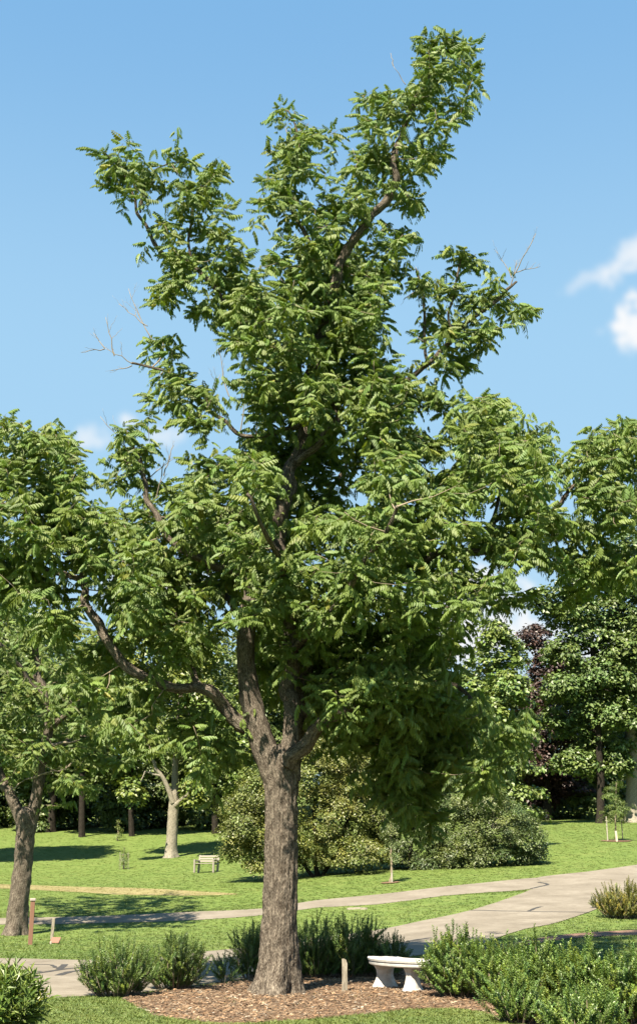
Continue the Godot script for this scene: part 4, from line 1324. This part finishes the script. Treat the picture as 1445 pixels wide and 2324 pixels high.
	for s in [-1.0, 1.0]:
		st = ST()
		var x = s * wide / 2
		for p in [[0, .33, .27, .08, .66, 0.0], [0, .22, -.22, .09, .46, .12], [0, .60, .02, .56, .07, 0.0], [0, .43, 0, .5, .06, 0.0], [0, .64, -.30, .07, .5, .22]]:
			box(st, Transform3D(turn * Basis(Vector3.RIGHT, -p[5]), b0 + turn * Vector3(x, p[1], p[2])), Vector3(.1, p[4], p[3]), .015)
		obj("end_frame", st, M.bench_paint, t)
	for k in 4:
		st = ST()
		box(st, Transform3D(turn, b0 + turn * Vector3(0, .46, .2 - k * .125)), Vector3(wide, .04, .1), .008)
		obj("seat_slat", st, M.bench_paint, t)
	for k in 3:
		st = ST()
		box(st, Transform3D(turn * Basis(Vector3.RIGHT, -.22), b0 + turn * Vector3(0, .58 + .12 * k, -.265 - .027 * k)), Vector3(wide, .09, .035), .008)
		obj("back_slat", st, M.bench_paint, t)
	# young trees
	sapling("birch_sapling", "slender birch sapling tied to a pale stake in front of the big rounded shrub", 885, 2004, 178, 26, Color(.13, .165, .06), "small", .3, 11)
	post("tree_stake", "pale stake beside the slender birch sapling", 889, 2004, .98, .07, "stake_paint", 0, "stakes of the young trees")
	ring("small mulch ring under the slender birch sapling", 886, 2004, .38)
	sapling("oak_sapling", "young tiered tree with two stakes on the right lawn", 1396, 1909, 140, 44, Color(.10, .145, .03), "small", .35, 7)
	post("tree_stake", "left stake of the tiered young tree", 1378, 1909, 1.25, .06, "stake_paint", 0, "stakes of the young trees")
	post("tree_stake", "right stake of the tiered young tree", 1412, 1908, 1.1, .05, "grey_wood", 0, "stakes of the young trees")
	post("trunk_guard", "cream trunk guard at the foot of the tiered young tree", 1399, 1911, .55, .11, "white_guard", -.05)
	ring("mulch ring under the tiered young tree", 1396, 1909, .8)
	sapling("cedar_sapling", "tiny bright evergreen seedling high on the left slope", 268, 1908, 46, 16, Color(.12, .155, .035), "small", .2, 5)
	sapling("caged_sapling", "small young tree in a wire cage on the left lawn", 281, 1972, 52, 17, Color(.10, .145, .03), "small", .3, 5)
	b0 = spot(281, 1973)
	t = thing("wire_cage", b0, "thin wire cage round the small young tree on the left lawn", "wire cage")
	for k in 4:
		var a = TAU * k / 4 + .5
		st = ST()
		var p = b0 + Vector3(cos(a) * .32, 0, sin(a) * .32)
		tube(st, [v4(p - Vector3.UP * .05, .009), v4(p + Vector3.UP * .95, .008)], 5)
		obj("stake", st, M.grey_wood, t, "", true)
	for k in 3:
		st = ST()
		var loop := []
		for m in 17:
			var a = TAU * m / 16
			loop.append(v4(b0 + Vector3(cos(a) * .33, .2 + .32 * k, sin(a) * .33), .003))
		tube(st, loop, 4)
		obj("hoop", st, M.steel, t, "", true)
	# flat pale stones at the edge of the footpath
	for s in [[797, 2064, .34, "long flat pale stone beside the footpath"], [812, 2063, .42, "broad flat pale stone beside the footpath, the middle one of three"], [826, 2064, .26, "small flat pale stone at the right end of the three by the footpath"]]:
		b0 = spot(s[0], s[1])
		st = ST()
		var n := 11
		for k in n:
			var q := []
			for m in [k, k + 1]:
				var a = TAU * (m % n) / n
				var r = s[2] * .5 * (.8 + .2 * sin(m % n * 2.3 + s[2] * 9))
				q.append(Vector3(cos(a) * r, 0, sin(a) * r * .6))
			tri(st, b0 + Vector3.UP * .06, b0 + q[0] * .8 + Vector3.UP * .05, b0 + q[1] * .8 + Vector3.UP * .05, Vector3.UP)
			quad(st, b0 + q[0] * .8 + Vector3.UP * .05, b0 + q[1] * .8 + Vector3.UP * .05, b0 + q[1] - Vector3.UP * .02, b0 + q[0] - Vector3.UP * .02, q[0] + q[1] + Vector3.UP * .2)
		var base = ST()
		base.append_from(st.commit(), 0, Transform3D(Basis(), -b0))
		var o = obj("flat_stone", base, M.path_stone)
		o.position = b0
		tag(o, s[3], "stone", "stones by the footpath")

# ---------------------------------------------------------------- sky and light
func make_sky():
	var w := 1536
	var h := 768
	var n := FastNoiseLite.new()
	n.seed = 8
	n.noise_type = FastNoiseLite.TYPE_SIMPLEX_SMOOTH
	n.frequency = 1.0
	n.fractal_octaves = 5
	# clouds: [azimuth, height, half width, half height, tilt, density], degrees; the rest of the sky goes on in the same way
	var clouds := [[16.2, 27.6, 2.1, .75, .55, .8], [13.6, 26.7, 1.5, .3, .45, .4], [17.6, 24.5, 2.7, 2.2, .3, 1.8], [-11.0, 19.7, .85, .55, .2, .6], [-9.3, 20.6, .5, .6, .3, .8], [-7.6, 19.9, 1.1, .55, .2, .6], [7.6, 11.6, 2.6, 2.2, 0, 1.4], [-7.4, 12.9, 2.4, 1.5, 0, 1.3], [13, 10, 5, 1.5, 0, 1], [-16, 11, 4, 1.5, 0, 1]]
	for k in 46:
		var az = 24 + 312 * (k + rng.randf_range(.1, .9)) / 46.0
		clouds.append([az, rng.randf_range(9, 34), rng.randf_range(1.5, 5), rng.randf_range(.8, 2.2), rng.randf_range(-.3, .4), rng.randf_range(.5, 1.4)])
	var data := PackedFloat32Array()
	data.resize(w * h * 3)
	for y in h:
		var el = 90 - (y + .5) / h * 180
		var s = sin(deg_to_rad(maxf(el, 0)))
		var c = Color(.50, .745, .935).lerp(Color(.38, .65, .905), smoothstep(.1, .42, s)).lerp(Color(.22, .475, .80), smoothstep(.38, .66, s)).lerp(Color(.11, .32, .64), smoothstep(.62, 1.0, s))
		c *= SKY
		for x in w:
			var i = (y * w + x) * 3
			data[i] = c.r
			data[i + 1] = c.g
			data[i + 2] = c.b
	for cl in clouds:
		var y0 = int((90 - cl[1] - cl[3] * 3 - cl[2]) / 180 * h)
		var y1 = int((90 - cl[1] + cl[3] * 3 + cl[2]) / 180 * h)
		for y in range(maxi(y0, 0), mini(y1, h / 2)):
			var el = 90 - (y + .5) / h * 180
			var wide = cl[2] * 3 / cos(deg_to_rad(el))
			for xx in range(int((cl[0] - wide) / 360 * w), int((cl[0] + wide) / 360 * w) + 1):
				var az = (xx + .5) / w * 360
				var da = (az - cl[0]) * cos(deg_to_rad(el))
				var de = el - cl[1]
				var u = (da * cos(cl[4]) + de * sin(cl[4])) / cl[2]
				var v = (-da * sin(cl[4]) + de * cos(cl[4])) / cl[3]
				var rr = u * u + v * v
				if rr > 6:
					continue
				var f = 1.25 - rr * .75 + n.get_noise_2d(az * .3, el * .4) * .8 + n.get_noise_2d(az * .9, el * 1.3) * .5 + n.get_noise_2d(az * 2.6 + 40, el * 3.6) * .35
				var k = clampf(smoothstep(.35, 1.3, f) * cl[5], 0, 1)
				if k <= 0:
					continue
				var i = (y * w + posmod(xx, w)) * 3
				data[i] = lerpf(data[i], .96 * SKY, k)
				data[i + 1] = lerpf(data[i + 1], .975 * SKY, k)
				data[i + 2] = lerpf(data[i + 2], .99 * SKY, k)
	return ImageTexture.create_from_image(Image.create_from_data(w, h, false, Image.FORMAT_RGBF, data.to_byte_array()))

const EXPOSURE := 3.5
const SKY := 1.0 / EXPOSURE
const SUN_AZ := 23.0
const SUN_UP := 52.0

func _ready():
	rng.seed = 20
	bump.seed = 4
	bump.frequency = .02
	ridge.seed = 12
	sway.seed = 6
	sway.frequency = 1.4
	sway.fractal_octaves = 1
	ridge.frequency = 1.0
	ridge.fractal_octaves = 2
	var cam := Camera3D.new()
	cam.name = "camera"
	cam.position = Vector3(0, EYE, 0)
	cam.rotation_degrees.x = PITCH
	cam.fov = rad_to_deg(2 * atan(CY / F))
	cam.far = 2000
	add_child(cam)
	cam.current = true
	var sun := DirectionalLight3D.new()
	sun.name = "sun"
	sun.light_energy = 1.6
	sun.light_color = Color(1, .95, .86)
	sun.light_angular_distance = .5
	sun.shadow_enabled = true
	add_child(sun)
	var az := deg_to_rad(SUN_AZ)
	var high := deg_to_rad(SUN_UP)
	sun.look_at_from_position(Vector3.ZERO, Vector3(sin(az) * cos(high), -sin(high), -cos(az) * cos(high)))
	var env := Environment.new()
	env.background_mode = Environment.BG_SKY
	var sky := Sky.new()
	var pano := PanoramaSkyMaterial.new()
	pano.panorama = make_sky()
	sky.sky_material = pano
	env.sky = sky
	env.ambient_light_source = Environment.AMBIENT_SOURCE_SKY
	env.tonemap_mode = Environment.TONE_MAPPER_LINEAR
	env.tonemap_exposure = EXPOSURE
	env.sdfgi_enabled = true
	env.ssao_enabled = true
	env.ssil_enabled = true
	var we := WorldEnvironment.new()
	we.name = "surroundings"
	we.environment = env
	add_child(we)

	make_materials()
	make_ground()
	make_paths()
	walnut_meshes = [walnut_leaf(.4, 1.1, .1), walnut_leaf(.55, 1.4, -.12), walnut_leaf(.28, .9, 0), walnut_leaf(.7, 1.7, .15), walnut_leaf(.85, 1.2, -.3), walnut_leaf(.2, 1.3, .28)]
	clumps = {"broad": [], "small": [], "needle": []}
	shoots = {"box": [], "privet": [], "lance": []}
	for k in 3:
		clumps.broad.append(leaf_clump(30, .24, .35))
		clumps.small.append(leaf_clump(60, .135, .5))
		clumps.needle.append(leaf_clump(70, .2, .4, true))
		shoots.box.append(leafy_shoot(30, .17, .24, .9))
		shoots.privet.append(leafy_shoot(30, .18, .28, 1.0))
		shoots.lance.append(leafy_shoot(16, .5, .10, 1.0))
	make_main_tree()
	make_left_walnut()
	make_woods()
	make_big_shrubs()
	make_near_shrubs()
	make_small_things()
	make_chips()
	make_grass()
